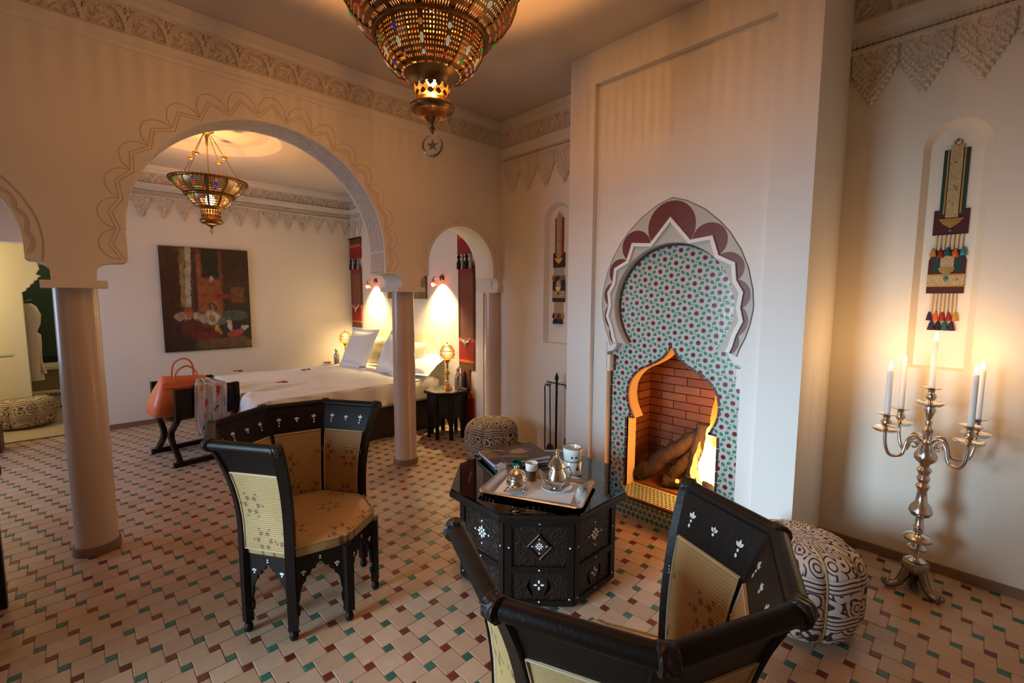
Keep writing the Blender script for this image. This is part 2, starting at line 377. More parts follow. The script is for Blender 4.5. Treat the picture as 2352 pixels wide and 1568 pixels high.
def thing(name, label, cat, loc=(0, 0, 0), rz=0., group=None):
    o = bpy.data.objects.new(name, None); COL.objects.link(o); o.location = loc; o.rotation_euler = (0, 0, rz); o.empty_display_size = .1
    o['label'] = label; o['category'] = cat
    if group: o['group'] = group
    return o
def tag(o, label, cat, group=None):
    o['label'] = label; o['category'] = cat
    if group: o['group'] = group
    return o
def copytree(o, parent=None):
    c = o.copy(); COL.objects.link(c); c.parent = parent
    for ch in o.children: copytree(ch, c)
    return c
def arc(cx, cy, r, a0, a1, n): return [(cx + r * cos(radians(a0 + (a1 - a0) * i / n)), cy + r * sin(radians(a0 + (a1 - a0) * i / n))) for i in range(n + 1)]
def wx(x0): return lambda u, v, w: (x0 + w, u, v)          # wall across x: u=y, v=z
def wy(y0): return lambda u, v, w: (u, y0 + w, v)          # wall across y: u=x, v=z
def rect(a, b, c, d): return [(a, c), (b, c), (b, d), (a, d)]
def rot2(p, a): return (p[0] * cos(a) - p[1] * sin(a), p[0] * sin(a) + p[1] * cos(a))
def leaf(l, w, n=5):
    """pointed leaf outline from (0,0) to (0,l)"""
    R = [(w * sin(pi * i / n) * (1 - .25 * i / n), l * i / n) for i in range(n + 1)]
    return R + [(-x, y) for x, y in reversed(R[1:-1])]

# ------------------------------------------------------------------ the setting
ST = dict(kind='structure')
HC, HB = 3.40, 3.18                      # ceilings of salon and bedroom
XR, XF, XB, XC, XL = 3.56, 3.36, 3.30, 2.885, -1.95
YA0, YA1, YB, YS = 3.66, 3.96, 7.18, -1.5

# floor: grout bed, clay tiles 11 cm with 4 cm accents in a pinwheel, as parts near the camera, as one field beyond
floor = MB().box(XL - .1, 3.75, YS - .1, YB + .12, -.06, -.003).obj('floor', m_grout, **ST)
ta, tb, tg = .1105, .0405, .0016
def tilemesh(name, a, mat, h=.0):
    b = MB(); e = .003
    v = [(0, 0, -.004), (a, 0, -.004), (a, a, -.004), (0, a, -.004), (0, 0, h - .0012), (a, 0, h - .0012), (a, a, h - .0012), (0, a, h - .0012), (e, e, h), (a - e, e, h), (a - e, a - e, h), (e, a - e, h)]
    return b.add(v, [(0, 1, 5, 4), (1, 2, 6, 5), (2, 3, 7, 6), (3, 0, 4, 7), (4, 5, 9, 8), (5, 6, 10, 9), (6, 7, 11, 10), (7, 4, 8, 11), (8, 9, 10, 11)]).mesh(name, mat, fixn=False)
me_t, me_g, me_r = tilemesh('clay_tile', ta - tg, m_tileO), tilemesh('green_tile', tb - tg, m_gO), tilemesh('red_tile', tb - tg, m_rO)
bx0, by0 = .137 - tb / 2, 2.624 - tb / 2      # one red accent, measured
big, small = [], []
for i in range(-60, 61):
    for j in range(-90, 91):
        sx, sy = bx0 + ta * i - tb * j, by0 + tb * i + ta * j
        if not (XL < sx < 3.6 and YS < sy < YB + .05): continue
        small.append((sx, sy, (i + j) % 2 == 0)); big.append((sx - ta, sy))
def score(x, y):
    q = proj((x, y, 0))
    if not q or not (-40 < q[0] < 2392 and 0 < q[1] < 1640): return 1e9
    return q[2]
big.sort(key=lambda t: score(t[0] + ta / 2, t[1] + ta / 2)); small.sort(key=lambda t: score(t[0] + tb / 2, t[1] + tb / 2))
for x, y in big[:300]:
    put('clay_tile', me_t, floor, (x + tg / 2, y + tg / 2, random.uniform(-.0012, .0004))).rotation_euler = (random.uniform(-.006, .006), random.uniform(-.006, .006), 0)
for x, y, r in small[:300]:
    put('red_tile' if r else 'green_tile', me_r if r else me_g, floor, (x + tg / 2, y + tg / 2, random.uniform(-.001, .0004)))
def field(name, lst, a, mat):
    b = MB(); tint = []
    for t in lst:
        x, y = t[0] + tg / 2, t[1] + tg / 2; z = random.uniform(-.0012, .0004); A = a - tg; e = .002
        b.add([(x, y, -.004), (x + A, y, -.004), (x + A, y + A, -.004), (x, y + A, -.004), (x + e, y + e, z), (x + A - e, y + e, z), (x + A - e, y + A - e, z), (x + e, y + A - e, z)], [(0, 1, 5, 4), (1, 2, 6, 5), (2, 3, 7, 6), (3, 0, 4, 7), (4, 5, 6, 7)])
        tint += [random.random()] * 8
    me = b.mesh(name, mat, fixn=False); at = me.attributes.new('tint', 'FLOAT', 'POINT'); at.data.foreach_set('value', tint)
    return put(name, me, floor, kind='stuff')
field('clay_tile_field', [t for t in big[300:] if t[1] > -1.3], ta, m_tileS)
field('green_tile_field', [t for t in small[300:] if not t[2]], tb, m_gS); field('red_tile_field', [t for t in small[300:] if t[2]], tb, m_rS)

# carved panels with real relief
def arab(u, v, k=1.):
    a = sin(17 * k * (u + .09 * sin(11 * v + 1))) * sin(15 * k * (v + .1 * sin(10 * u)))
    b = sin(31 * k * u + 5 * sin(9 * v)) * sin(29 * k * v + 4 * sin(8 * u))
    return .75 if a + .6 * b > .12 else .12
def frieze_mesh(name, w, h, dep=.016, nu=34, nv=28):
    def hh(u, v):
        x, y = (u - .5) / .5, v / .95; e = sqrt(x * x + y * y)
        if e > 1.02: q = .85 if (v > .9 or e < 1.1) else arab(u, v, 1.3)
        elif e > .86: q = 1.
        elif e > .79: q = .2
        else: q = arab(u, v)
        if v < .05 or v > .955: q = 1.
        return q
    return MB().grid(lambda u, v: (u * w, -dep * hh(u, v), v * h), nu, nv).mesh(name, m_stucco, fixn=False)
def lamb_mesh(name, w, h, vv, dep=.03, nu=30, nv=36):
    def hw(v): return .5 if v <= vv else .5 * (1 - .97 * (int((v - vv) / (1 - vv) * 7) + .35) / 7)
    def hh(u, v):
        x = abs(u - .5); e = (hw(v) - x)
        if v < .06: return .8
        core = .44 - .66 * v - x
        if core > .02: return .25 + .5 * arab(u, v * .9, 1.2)
        if core > -.02: return .55
        q = .75 + .25 * sin(46 * x + 1) * sin(v * 50)
        return q * min(1, max(0, e) / .06 + .15)
    return MB().grid(lambda u, v: (u * w, -dep * hh(u, v), -v * h), nu, nv, keep=lambda u, v: abs(u - .5) < hw(v) + .005).mesh(name, m_stucco, fixn=False)
f1, f2 = frieze_mesh('frieze_panel', .195, .162), frieze_mesh('frieze_panel_small', .208, .135)
l1, l2 = lamb_mesh('lambrequin', .232, .34, .40), lamb_mesh('lambrequin_small', .208, .27, .14)
def chain(name, p0, p1, r, parent, mat=None):
    p0, p1 = Vector(p0), Vector(p1); L = (p1 - p0).length; n = max(4, int(L / .013)); 
    MB().tube([p0.lerp(p1, i / n) for i in range(n + 1)], [r if i % 2 else r * .45 for i in range(n + 1)], 6).obj(name, m_stucco, parent)

# ceiling of the salon
MB().box(XL - .1, 3.75, YS - .1, YA1, HC, HC + .12).obj('ceiling', m_ceil, **ST)

# the arcade wall: three horseshoe arches on columns
XCOL = (.02, 2.243)
def cav(x0, z0, x1, z1, n=6):
    """concave quarter from the neck (x0,z0) out to (x1,z1)"""
    return [(x1 + (x0 - x1) * cos(pi / 2 * i / n), z0 + (z1 - z0) * sin(pi / 2 * i / n)) for i in range(n + 1)]
o = [(XL, 0), (-.98, 0)] + arc(-.575, 1.89, .405, 180, 0, 28)
o += [(-.17, 1.805), (.02 - .19, 1.80)] + list(reversed(cav(.02 - .0965, 1.73, .02 - .185, 1.80))) + [(.02 - .0965, 1.688), (.02 + .0965, 1.688)] + cav(.02 + .0965, 1.73, .02 + .185, 1.80)
o += [(.26, 1.803)] + arc(1.125, 1.975, .865, 180, 0, 56) + [(1.99, 1.803)]
o += list(reversed(cav(2.243 - .0965, 1.73, 2.243 - .185, 1.80))) + [(2.243 - .0965, 1.688), (2.243 + .0965, 1.688)] + cav(2.243 + .0965, 1.73, 2.243 + .185, 1.80)
o += [(2.435, 1.803)] + arc(2.84, 1.89, .405, 180, 0, 28) + [(3.245, 1.80)] + list(reversed(cav(3.315, 1.73, 3.26, 1.80))) + [(3.315, 1.688), (3.38, 1.688), (3.38, HC), (XL, HC)]
arcade = MB().prism([o], wy(YA0), 0, YA1 - YA0).obj('wall_arcade', m_plaster, smooth=40, **ST)
for k in range(18):
    x = .146 + .195 * (k - 2)
    if x + .195 < XF + .02: put('frieze_panel', f1, arcade, (x, YA0 - .002, 3.143))
def mould(name, y, z0, z1, x0, x1, d, parent, mat=None):
    return MB().prism([[(0, z0), (-d * .35, z0), (-d * .35, z0 + (z1 - z0) * .3), (-d, z0 + (z1 - z0) * .45), (-d, z1), (0, z1)]], lambda u, v, w: (w, y + u, v), x0, x1).obj(name, mat or m_plaster, parent)
mould('cornice_moulding', YA0, 3.305, 3.398, XL, XF, .045, arcade); mould('frieze_moulding', YA0, 3.06, 3.141, XL, XF, .018, arcade)
# incised scallops and zigzags round the arches
def lines(cx, cz, r, a0, a1, n, rs, rz0, rz1, rad=.0032):
    st = (a1 - a0) / n; pts = []; zz = []
    for k in range(n):
        am = a0 + (k + .5) * st; big_ = 1 + .05 * max(0, sin(radians(am))) ** 3
        for i in range(13):
            t = i / 12; a = a0 + (k + t) * st; rr = r + (rs * big_ - r) * sin(pi * t) ** .55
            pts.append((cx + rr * cos(radians(a)), YA0 - .0005, cz + rr * sin(radians(a))))
        zz.append((a0 + k * st, rz0)); zz.append((am, rz1 * big_))
    zz.append((a1, rz0))
    MB().tube(pts, rad, 5).obj('scallop_line', m_groove_shade, arcade)
    for off in (0, -.022 * r):
        MB().tube([(cx + (q + off) * cos(radians(a)), YA0 - .0005, cz + (q + off) * sin(radians(a))) for a, q in zz], rad, 5).obj('zigzag_line', m_groove_shade, arcade)
lines(1.125, 1.975, .905, 190, -10, 17, .99, .905, .945); lines(2.84, 1.89, .445, 188, -8, 9, .50, .44, .475, .0018)
MB().tube([(-.575 + .485 * cos(radians(a)), YA0 - .0005, 1.89 + .485 * sin(radians(a))) for a in range(-12, 193, 5)], .005, 5).obj('arch_line', m_groove_shade, arcade)
lines(-.575, 1.89, .43, 188, -8, 12, .452, .43, .452, .003)
# carved soffit of the big arch
def sof(u, v):
    a = radians(180 * u + 2 * (1 - 2 * u)); q = .8652
    hgt = (.003 + .009 * arab(v * 1.2 + .3, u * 6.5 % 97, 1.6) if .12 < v < .88 else .009) if .02 < v < .98 else 0
    r = q - hgt
    return (1.125 - r * cos(a), YA0 + .03 + .24 * v, 1.975 + r * sin(a))
MB().grid(sof, 230, 18).obj('carved_soffit', m_stucco, arcade, fixn=False)
for s in (-1, 1):
    x = 1.125 + s * .8652
    MB().grid(lambda u, v: (x - s * ((.003 + .009 * arab(v * 1.2, u * 1.1, 1.5) if .12 < v < .88 and .2 < u < .94 else .009) if .02 < v < .98 and .05 < u else 0), YA0 + .03 + .24 * v, 1.81 + .172 * u), 16, 18).obj('carved_soffit', m_stucco, arcade, fixn=False)

# columns
def column(x, y, label, pier=False):
    t = thing('column', label, 'column', (x, y, 0))
    r = .103
    MB().lathe([(r + .004, .0), (r + .004, .055), (r + .001, .06), (r, .062), (r, 1.0), (r - .004, 1.645)], 40).obj('shaft', m_tadelakt, t, smooth=50)
    MB().lathe([(r + .014, 0), (r + .014, .05), (r + .009, .058)], 40).obj('base_band', m_base, t, smooth=40)
    a = .142; d = (YA1 - YA0) / 2 + .012; yc = (YA0 + YA1) / 2 - y
    MB().box(-a if not pier else -.055, a, yc - d, yc + d, 1.645, 1.688).obj('abacus', m_plaster, t)
    MB().box(-.0975 if not pier else -.036, .0975, yc - d + .006, yc + d - .006, 1.688, 1.731).obj('neck_block', m_plaster, t)
    return t
column(.02, 3.81, 'glossy rose tadelakt column nearest the camera, before the bedroom painting')
column(2.243, 3.81, 'slender plaster column between the wide arch and the small arch')
cr = column(3.345, 3.775, 'plaster column half sunk into the wall beside the fringed red hanging', True)
MB().box(-.095, .03, .06, .185, 0, 1.645).obj('pier', m_chim, cr)

# recess wall with niche, left of the chimney
def niche_outline(y0, y1, z0, z1, n=16):
    r = (y1 - y0) / 2; return [(y0, z0), (y1, z0)] + arc((y0 + y1) / 2, z1 - r, r, 0, 180, n)
def wall_niche(name, x, ya, yb, zt, nich, mat):
    w = MB().prism([rect(ya, yb, 0, zt), niche_outline(*nich)], wx(x), 0, .2).obj(name, mat, smooth=30, **ST)
    y0, y1, z0, z1 = nich; A = niche_outline(*nich); B = niche_outline(y0 + .03, y1 - .03, z0 + .012, z1 - .03)
    MB().rings([[(x, p[0], p[1]) for p in A], [(x + .05, p[0], p[1]) for p in B]], cap0=False, cap1=True).obj('niche_lining', mat, w, smooth=40)
    return w
wr = wall_niche('wall_recess', XF, 2.2, YA0 + .05, HC, (2.70, 3.045, 1.152, 2.49), m_plaster)
for k in range(7):
    y = YA0 - .195 * (k + 1)
    if y > 2.25: put('frieze_panel', f1, wr, (XF - .002, y + .195, 3.143), -pi / 2)
def mould_x(name, x, z0, z1, y0, y1, d, parent):
    return MB().prism([[(0, z0), (-d * .35, z0), (-d * .35, z0 + (z1 - z0) * .3), (-d, z0 + (z1 - z0) * .45), (-d, z1), (0, z1)]], lambda u, v, w: (x + u, w, v), y0, y1).obj(name, m_plaster, parent)
mould_x('cornice_moulding', XF, 3.305, 3.398, 2.3, YA0, .045, wr); mould_x('frieze_band', XF, 3.04, 3.141, 2.3, YA0, .012, wr)
chain('chain_moulding', (XF - .01, 2.35, 3.022), (XF - .01, YA0, 3.022), .014, wr)
for k in range(6): put('lambrequin', l1, wr, (XF - .002, YA0 - .055 - .232 * k, 3.0), -pi / 2)
MB().box(XF - .014, XF, 2.36, YA0, 0, .055).obj('baseboard_recess', m_base, **ST)

# right wall with niche
wright = wall_niche('wall_right', XR, YS, 1.2, HC, (.04, .315, 1.195, 2.58), m_plaster)
for k in range(9): put('frieze_panel', f1, wright, (XR - .002, .69 - .195 * k, 3.262), -pi / 2)
mould_x('frieze_band', XR, 3.135, 3.262, YS, .69, .014, wright)
chain('chain_moulding', (XR - .012, YS, 3.122), (XR - .012, .69, 3.122), .016, wright)
for k in range(8): put('lambrequin', l1, wright, (XR - .002, .69 - .232 * k, 3.10), -pi / 2)
MB().box(XR - .014, XR, YS, .69, 0, .055).obj('baseboard_right', m_base, **ST)

# walls the camera does not face: the garden door and the bedroom window are real openings in them
wl = MB().prism([rect(YS - .1, YB + .1, 0, HC), rect(1.5, 2.7, .1, 2.1), rect(4.95, 6.25, .9, 2.0)], wx(XL - .2), 0, .2).obj('wall_left', m_plaster, **ST)
for nm, a, b, c, d in (('door_1', 1.5, 2.7, .1, 2.1), ('window_1', 4.95, 6.25, .9, 2.0)):
    MB().prism([rect(a, b, c, d), rect(a + .05, b - .05, c + .05, d - .05)], wx(XL - .14), 0, .06).obj(nm, m_winframe, **ST)
MB().box(XL, 3.75, YS - .2, YS, 0, HC).obj('wall_front', m_plaster, **ST)

# bedroom: bedhead wall, back wall with the doorway, ceiling with its dome
wbh = MB().box(XB, XB + .2, YA0 + .1, YB + .1, 0, HB).obj('wall_bedhead', m_plaster, **ST)
DW = (-1.2, -.06, 0, 2.16)                 # doorway to the dressing room
wb = MB().prism([[(XL, 0), (DW[0], 0), (DW[0], 1.75)] + arc(-.63, 1.75, .57, 180, 0, 20)[:0] + [(DW[0], 2.16), (DW[1], 2.16), (DW[1], 0), (XB + .05, 0), (XB + .05, HB), (XL, HB)]], wy(YB), 0, .28).obj('wall_back', m_plaster, **ST)
for k in range(18):
    x = XB - .208 * (k + 1); put('frieze_panel', f2, wb, (x, YB - .002, 2.962)) if x > -.6 else None
    x = XB - .02 - .208 * (k + 1); put('lambrequin', l2, wb, (x, YB - .002, 2.82)) if x > -.6 else None
for k in range(15):
    y = YB - .208 * k
    if y - .208 > YA1: put('frieze_panel', f2, wbh, (XB - .002, y, 2.962), -pi / 2); put('lambrequin', l2, wbh, (XB - .002, y - .02, 2.82), -pi / 2)
mould('cornice_moulding', YB, 3.095, HB - .002, XL, XB, .05, wb); mould('frieze_band', YB, 2.885, 2.962, XL, XB, .035, wb)
mould_x('cornice_moulding', XB, 3.095, HB - .002, YA1, YB, .05, wbh); mould_x('frieze_band', XB, 2.885, 2.962, YA1, YB, .035, wbh)
chain('chain_moulding', (-.7, YB - .012, 2.862), (XB, YB - .012, 2.862), .014, wb); chain('chain_moulding', (XB - .012, YA1, 2.862), (XB - .012, YB, 2.862), .014, wbh)
MB().box(DW[1], XB, YB - .014, YB, 0, .06).obj('baseboard_back', m_base, **ST)
dc, dr = (1.06, 5.5), .68
cb = MB().prism([rect(XL, XB + .1, YA1, YB + .05), arc(dc[0], dc[1], dr, 0, 354, 59)], lambda u, v, w: (u, v, HB + w), 0, .1).obj('ceiling_bedroom', m_ceil, **ST)
def dome(u, v):
    a = 2 * pi * u; r = dr * (1 - v * .999); z = HB + .07 * min(1, v * 6)
    rel = 0 if v < .3 else .010 * arab(r * cos(a) * 1.6 + .4, r * sin(a) * 1.6, .8)
    return (dc[0] + r * cos(a), dc[1] + r * sin(a), z - rel)
MB().grid(dome, 120, 30).obj('dome', m_stucco, cb, smooth=30, fixn=False)

# dressing room behind the doorway
MB().box(-2.4, .9, YB + .12, 10.2, -.06, .001).obj('floor_dressing', m_bathfloor, **ST)
b = floor
me_b = MB().box(0, .048, 0, .05, 0, .004)
mr, mg2 = me_b.mesh('border_tile', m_rO), me_b.mesh('border_tile_green', m_gO)
for k in range(24): put('border_tile', mr if k % 2 else mg2, bpy.data.objects['floor_dressing'], (DW[0] + k * .05, YB + .06, 0))
wd_ = [(-2.4, 0), (-.43, 0), (-.43, 1.64)]
for i in range(5): wd_ += [(-.43 + .035 * (i + .2), 1.64 + .045 * i), (-.43 + .035 * (i + 1), 1.66 + .045 * i)]
wd_ += [(-.30, 1.86), (-.265, 1.93), (-.28, 2.0), (-.20, 2.05), (-.16, 2.13), (-.10, 2.17), (.3, 2.2), (.9, 2.2), (.9, 2.7), (-2.4, 2.7)]
MB().prism([wd_], wy(8.1), 0, .16).obj('wall_dressing', MAT('dressing_plaster', (.80, .70, .46), .6), smooth=30, **ST)
MB().box(-2.4, .9, 9.75, 9.9, 0, 2.7).obj('wall_dressing_back', MAT('tadelakt_olive', (.34, .27, .12), .5), **ST)
MB().box(-2.4, .9, YB + .28, 9.9, 2.7, 2.8).obj('ceiling_dressing', m_plaster, **ST)
MB().box(.75, .9, YB + .28, 9.9, 0, 2.7).obj('wall_dressing_right', m_plaster, **ST); MB().box(-2.5, -2.4, YB + .28, 9.9, 0, 2.7).obj('wall_dressing_left', m_plaster, **ST)
point('dressing_lamp', (-1.55, 7.62, 1.75), 33, (1, .86, .58), .12)
point('dressing_lamp_inner', (.1, 8.9, 2.4), 9, (1, .86, .58), .1)

# ------------------------------------------------------------------ fireplace
YC = 1.508; FX = 3.2
fp = thing('fireplace', 'tall white chimney breast with tiled horseshoe arch and burning fire', 'fireplace', (FX, YC, 0))
def fx(x0): return lambda u, v, w: (x0 + w - FX, u, v)
UL, UR = 2.35 - YC, .687 - YC
MB().prism([[(UR, 0), (-.60, 0), (-.60, 3.163), (.612, 3.163), (.612, 0), (UL, 0), (UL, HC), (UR, HC)]], fx(XC), 0, .05).obj('breast_frame', m_chim, fp)
MB().prism([rect(UR, -.60, 0, HC)], fx(XC + .05), 0, .65).obj('breast_side', m_chim, fp); MB().prism([rect(.612, UL, 0, HC)], fx(XC + .05), 0, .65).obj('breast_side', m_chim, fp)
MB().prism([rect(-.60, .612, 3.163, HC)], fx(XC + .05), 0, .4).obj('breast_lintel', m_chim, fp)
CR, CZ = .43, 1.54
half = [(.487, 0), (.487, 1.04), (.462, 1.04), (.462, 1.165), (.485, 1.165), (.485, 1.19)] + [(.485 - .080 * cos(radians(t)), 1.262 - .072 * sin(radians(t))) for t in (72, 54, 36, 18, 0)]
a0 = math.degrees(math.asin((1.262 - CZ) / CR))
hole = half + arc(0, CZ, CR, a0, 180 - a0, 64) + [(-x, z) for x, z in reversed(half)]
MB().prism([[(.612, 0)] + [(.612, 3.163), (-.60, 3.163), (-.60, 0)] + [(-x, z) for x, z in half][0:0] + list(reversed(hole))], fx(2.935), 0, .068).obj('arch_panel', m_chim, fp, smooth=30)
for s in (-1, 1):
    e = .605 if s > 0 else .593
    MB().prism([rect(*sorted((s * .489, s * e)), 1.04, 1.165 + .1)], fx(2.928), 0, .008).obj('impost_block', m_chim, fp)
alm = [(.102, 2.232), (.223, 2.161), (.317, 2.078), (.385, 2.001), (.453, 1.892), (.5, 1.782), (.531, 1.653), (.54, 1.559), (.539, 1.527), (.526, 1.442), (.502, 1.356), (.473, 1.289), (.459, 1.24)]
almond = [(-x, z) for x, z in reversed(alm)] + [(0, 2.266)] + alm
inner = [(.43, 1.252), (.408, 1.262)] + arc(0, CZ, CR + .001, a0, 180 - a0, 64) + [(-.408, 1.262), (-.43, 1.252)]
MB().prism([almond + inner], fx(2.931), 0, .006).obj('grey_spandrel', m_grey, fp, smooth=30)
MB().tube([fx(2.932)(u, v, 0) for u, v in almond], .0028, 6).obj('almond_line', m_line, fp)
zr = [(0, 2.138), (.143, 1.975), (.286, 1.989), (.328, 1.865), (.429, 1.815), (.441, 1.708), (.484, 1.636), (.472, 1.541), (.492, 1.459), (.453, 1.370), (.436, 1.30), (.418, 1.258)]
zig = [(-x, z) for x, z in reversed(zr[1:])] + zr
def offset(pts, d):
    out = []
    for i, p in enumerate(pts):
        a = Vector(pts[max(0, i - 1)]); b = Vector(pts[min(len(pts) - 1, i + 1)]); q = Vector(p)
        n1 = (q - a).orthogonal().normalized() if i else None; n2 = (b - q).orthogonal().normalized() if i < len(pts) - 1 else None
        n = (n1 + n2) if n1 and n2 else (n1 or n2); k = n.length
        n = n.normalized(); c = n.dot(n1 or n2); m = min(2.0, 1 / max(.35, c)); out.append(tuple(q + n * d * m))
    return out
zin = offset(zig, -.024)
if sqrt(zin[11][0] ** 2 + (zin[11][1] - CZ) ** 2) > sqrt(zig[11][0] ** 2 + (zig[11][1] - CZ) ** 2): zin = offset(zig, .024)
MB().prism([zig + list(reversed(zin))], fx(2.912), 0, .022).obj('zigzag_moulding', m_white, fp)
# oxblood scallops between the zigzag and the almond
def ray_almond(p, d):
    best = None
    for i in range(len(almond) - 1):
        a = Vector(almond[i]); b = Vector(almond[i + 1]); e = b - a; den = d.x * e.y - d.y * e.x
        if abs(den) < 1e-9: continue
        t = ((a.x - p.x) * e.y - (a.y - p.y) * e.x) / den; s = ((a.x - p.x) * d.y - (a.y - p.y) * d.x) / den
        if t > 0 and -1e-6 <= s <= 1.00001 and (best is None or t < best): best = t
    return best
def circ3(a, b, c):
    ax, ay, bx, by, cx, cy = *a, *b, *c; d = 2 * (ax * (by - cy) + bx * (cy - ay) + cx * (ay - by))
    ux = ((ax * ax + ay * ay) * (by - cy) + (bx * bx + by * by) * (cy - ay) + (cx * cx + cy * cy) * (ay - by)) / d
    uy = ((ax * ax + ay * ay) * (cx - bx) + (bx * bx + by * by) * (ax - cx) + (cx * cx + cy * cy) * (bx - ax)) / d
    return ux, uy
nz = len(zig); mid = nz // 2
val = [i for i in range(nz) if (i - mid) % 2 == 1]
for a, b_ in zip(val, val[1:]):
    A, B = Vector(zig[a]), Vector(zig[b_]); ch = B - A; nrm = Vector((-ch.y, ch.x)).normalized()
    if nrm.dot((A + B) / 2 - Vector((0, CZ))) < 0: nrm = -nrm
    A2, B2 = A + nrm * .012, B + nrm * .012
    t = ray_almond((A + B) / 2, nrm) or .1
    M_ = (A + B) / 2 + nrm * min(t - .014, .27)
    ux, uy = circ3(A2, M_, B2); r = (Vector(A2) - Vector((ux, uy))).length
    t0, tm, t1 = (atan2(q[1] - uy, q[0] - ux) for q in (A2, M_, B2))
    def un(t, ref):
        while t > ref: t -= 2 * pi
        while t < ref - 2 * pi: t += 2 * pi
        return t
    t1 = un(t1, t0); tm = un(tm, t0)
    if tm < t1: t1 += 2 * pi; tm += 2 * pi
    P = [(ux + r * cos(t0 + (t1 - t0) * i / 20), uy + r * sin(t0 + (t1 - t0) * i / 20)) for i in range(21)]
    P = [tuple(A)] + P + [tuple(B)] + [zig[k] for k in range(b_ - 1, a, -1)]
    MB().prism([P], fx(2.9285), 0, .004).obj('scallop', m_red, fp)
# tiled field with star tiles, set back behind the arch
hf = [(.055, 1.175), (.15, 1.112), (.24, 1.065), (.31, .985), (.335, .89), (.322, .79), (.277, .695), (.337, .69), (.337, .15)]
def smoothpts(p, n=5):
    out = []
    for i in range(len(p) - 1):
        p0 = Vector(p[max(0, i - 1)]); p1 = Vector(p[i]); p2 = Vector(p[i + 1]); p3 = Vector(p[min(len(p) - 1, i + 2)])
        for k in range(n):
            t = k / n; out.append(tuple(.5 * ((2 * p1) + (p2 - p0) * t + (2 * p0 - 5 * p1 + 4 * p2 - p3) * t * t + (3 * p1 - p0 - 3 * p2 + p3) * t ** 3)))
    return out + [tuple(p[-1])]
hs = smoothpts([(0, 1.265)] + hf[:7], 6) + hf[7:]
fireop = [(-x, z) for x, z in reversed(hs)] + hs[1:]
tp = MB().prism([[(-.51, 0), (-.51, 2.02), (.51, 2.02), (.51, 0), (.337, 0)] + list(reversed(fireop)) + [(-.337, 0)]], fx(3.0), 0, .02).obj('tile_panel', m_zel, fp)
MB().rings([[fx(3.0)(u, v, 0) for u, v in fireop], [fx(3.13)(u, v, 0) for u, v in fireop]], closed=False, cap0=False, cap1=False).obj('fire_reveal', m_lime, fp, smooth=30)
def inside(p, poly):
    c = False; n = len(poly)
    for i in range(n):
        (x1, y1), (x2, y2) = poly[i], poly[i - 1]
        if (y1 > p[1]) != (y2 > p[1]) and p[0] < (x2 - x1) * (p[1] - y1) / (y2 - y1) + x1: c = not c
    return c
def ok_tile(p, e=.0):
    return inside(p, hole) and not inside(p, fireop + [(.337, 0), (-.337, 0)]) and p[1] > .16
s1, s2 = Vector((-.0835, -.0295)), Vector((.0315, -.0838)); org = Vector((1.54 - YC, 1.472))
star = []
for k in range(20):
    r = .0165 if k % 2 == 0 else .0135; star.append((r * cos(pi * k / 10), r * sin(pi * k / 10)))
me_star = MB().prism([star], lambda u, v, w: (w, u, v), -.0025, .001).mesh('star_tile', m_zr, fixn=True)
gl = MB(); dots = MB()
def near(p, m):
    return all(ok_tile((p[0] + m * cos(a), p[1] + m * sin(a))) for a in (0, 1.57, 3.14, 4.71))
for i in range(-16, 17):
    for j in range(-16, 17):
        p = org + s1 * i + s2 * j
        if near(p, .012): put('star_tile', me_star, tp, fx(3.0)(p.x, p.y, 0))
        for k, (fa, fb) in enumerate(((.5, .21), (.5, -.21), (.2, .5), (-.2, .5))):
            q = p + s1 * fa + s2 * fb
            if near(q, .009):
                an = atan2(*( (s2 * fb if k < 2 else s1 * fa).yx )) ; L = [rot2((x, y - .016), an - pi / 2 + (pi if k % 2 else 0) + .5) for x, y in leaf(.032, .0125, 6)]
                gl.prism([[(q.x + x, q.y + y) for x, y in L]], fx(3.0), -.002, .001)
        q = p + s1 * .5 + s2 * .5
        if near(q, .004): dots.prism([[(q.x + .005, q.y), (q.x, q.y + .004), (q.x - .005, q.y), (q.x, q.y - .004)]], fx(3.0), -.002, .001)
gl.obj('leaf_tiles', m_zg, tp, kind='stuff'); dots.obj('dot_tiles', m_zr, tp, kind='stuff')
def edge_tiles(path, w, plen, name):
    """short tiles laid along a polyline, w to its inside"""
    acc = []; cur = [Vector(path[0])]; L = 0
    for a, b in zip(path, path[1:]):
        a, b = Vector(a), Vector(b); L += (b - a).length; cur.append(b)
        if L >= plen: acc.append(cur); cur = [b]; L = 0
    if len(cur) > 1: acc.append(cur)
    for seg in acc:
        if len(seg) < 2: continue
        d = (seg[-1] - seg[0]); n = Vector((-d.y, d.x)).normalized() * w; g = d.normalized() * .003
        A = [p.copy() for p in seg]; A[0] += g; A[-1] -= g
        MB().prism([[tuple(p) for p in A] + [tuple(p + n) for p in reversed(A)]], fx(3.0), -.004, .001).obj(name, m_zd, tp)
ring = arc(0, CZ, CR, a0, 180 - a0, 48); edge_tiles(ring, .016, .085, 'edge_tile')
for s in (-1, 1):
    J = [(s * x, z) for x, z in [(.487, .16), (.487, .245), (.487, .33), (.487, .415), (.487, .5), (.487, .585), (.487, .67), (.487, .755), (.487, .84), (.487, .925), (.487, 1.04)]]
    edge_tiles(J if s > 0 else list(reversed(J)), .014, .08, 'edge_tile')
    J = [(s * x, z) for x, z in [(.462, 1.04), (.462, 1.1), (.462, 1.165)]]; edge_tiles(J if s > 0 else list(reversed(J)), .014, .05, 'edge_tile')
op = []
for a, b_ in zip(fireop, fireop[1:]):
    a, b_ = Vector(a), Vector(b_); n = max(1, int((b_ - a).length / .075)); op += [tuple(a.lerp(b_, i / n)) for i in range(n)]
op.append(fireop[-1]); edge_tiles(op, .016, .06, 'edge_tile')
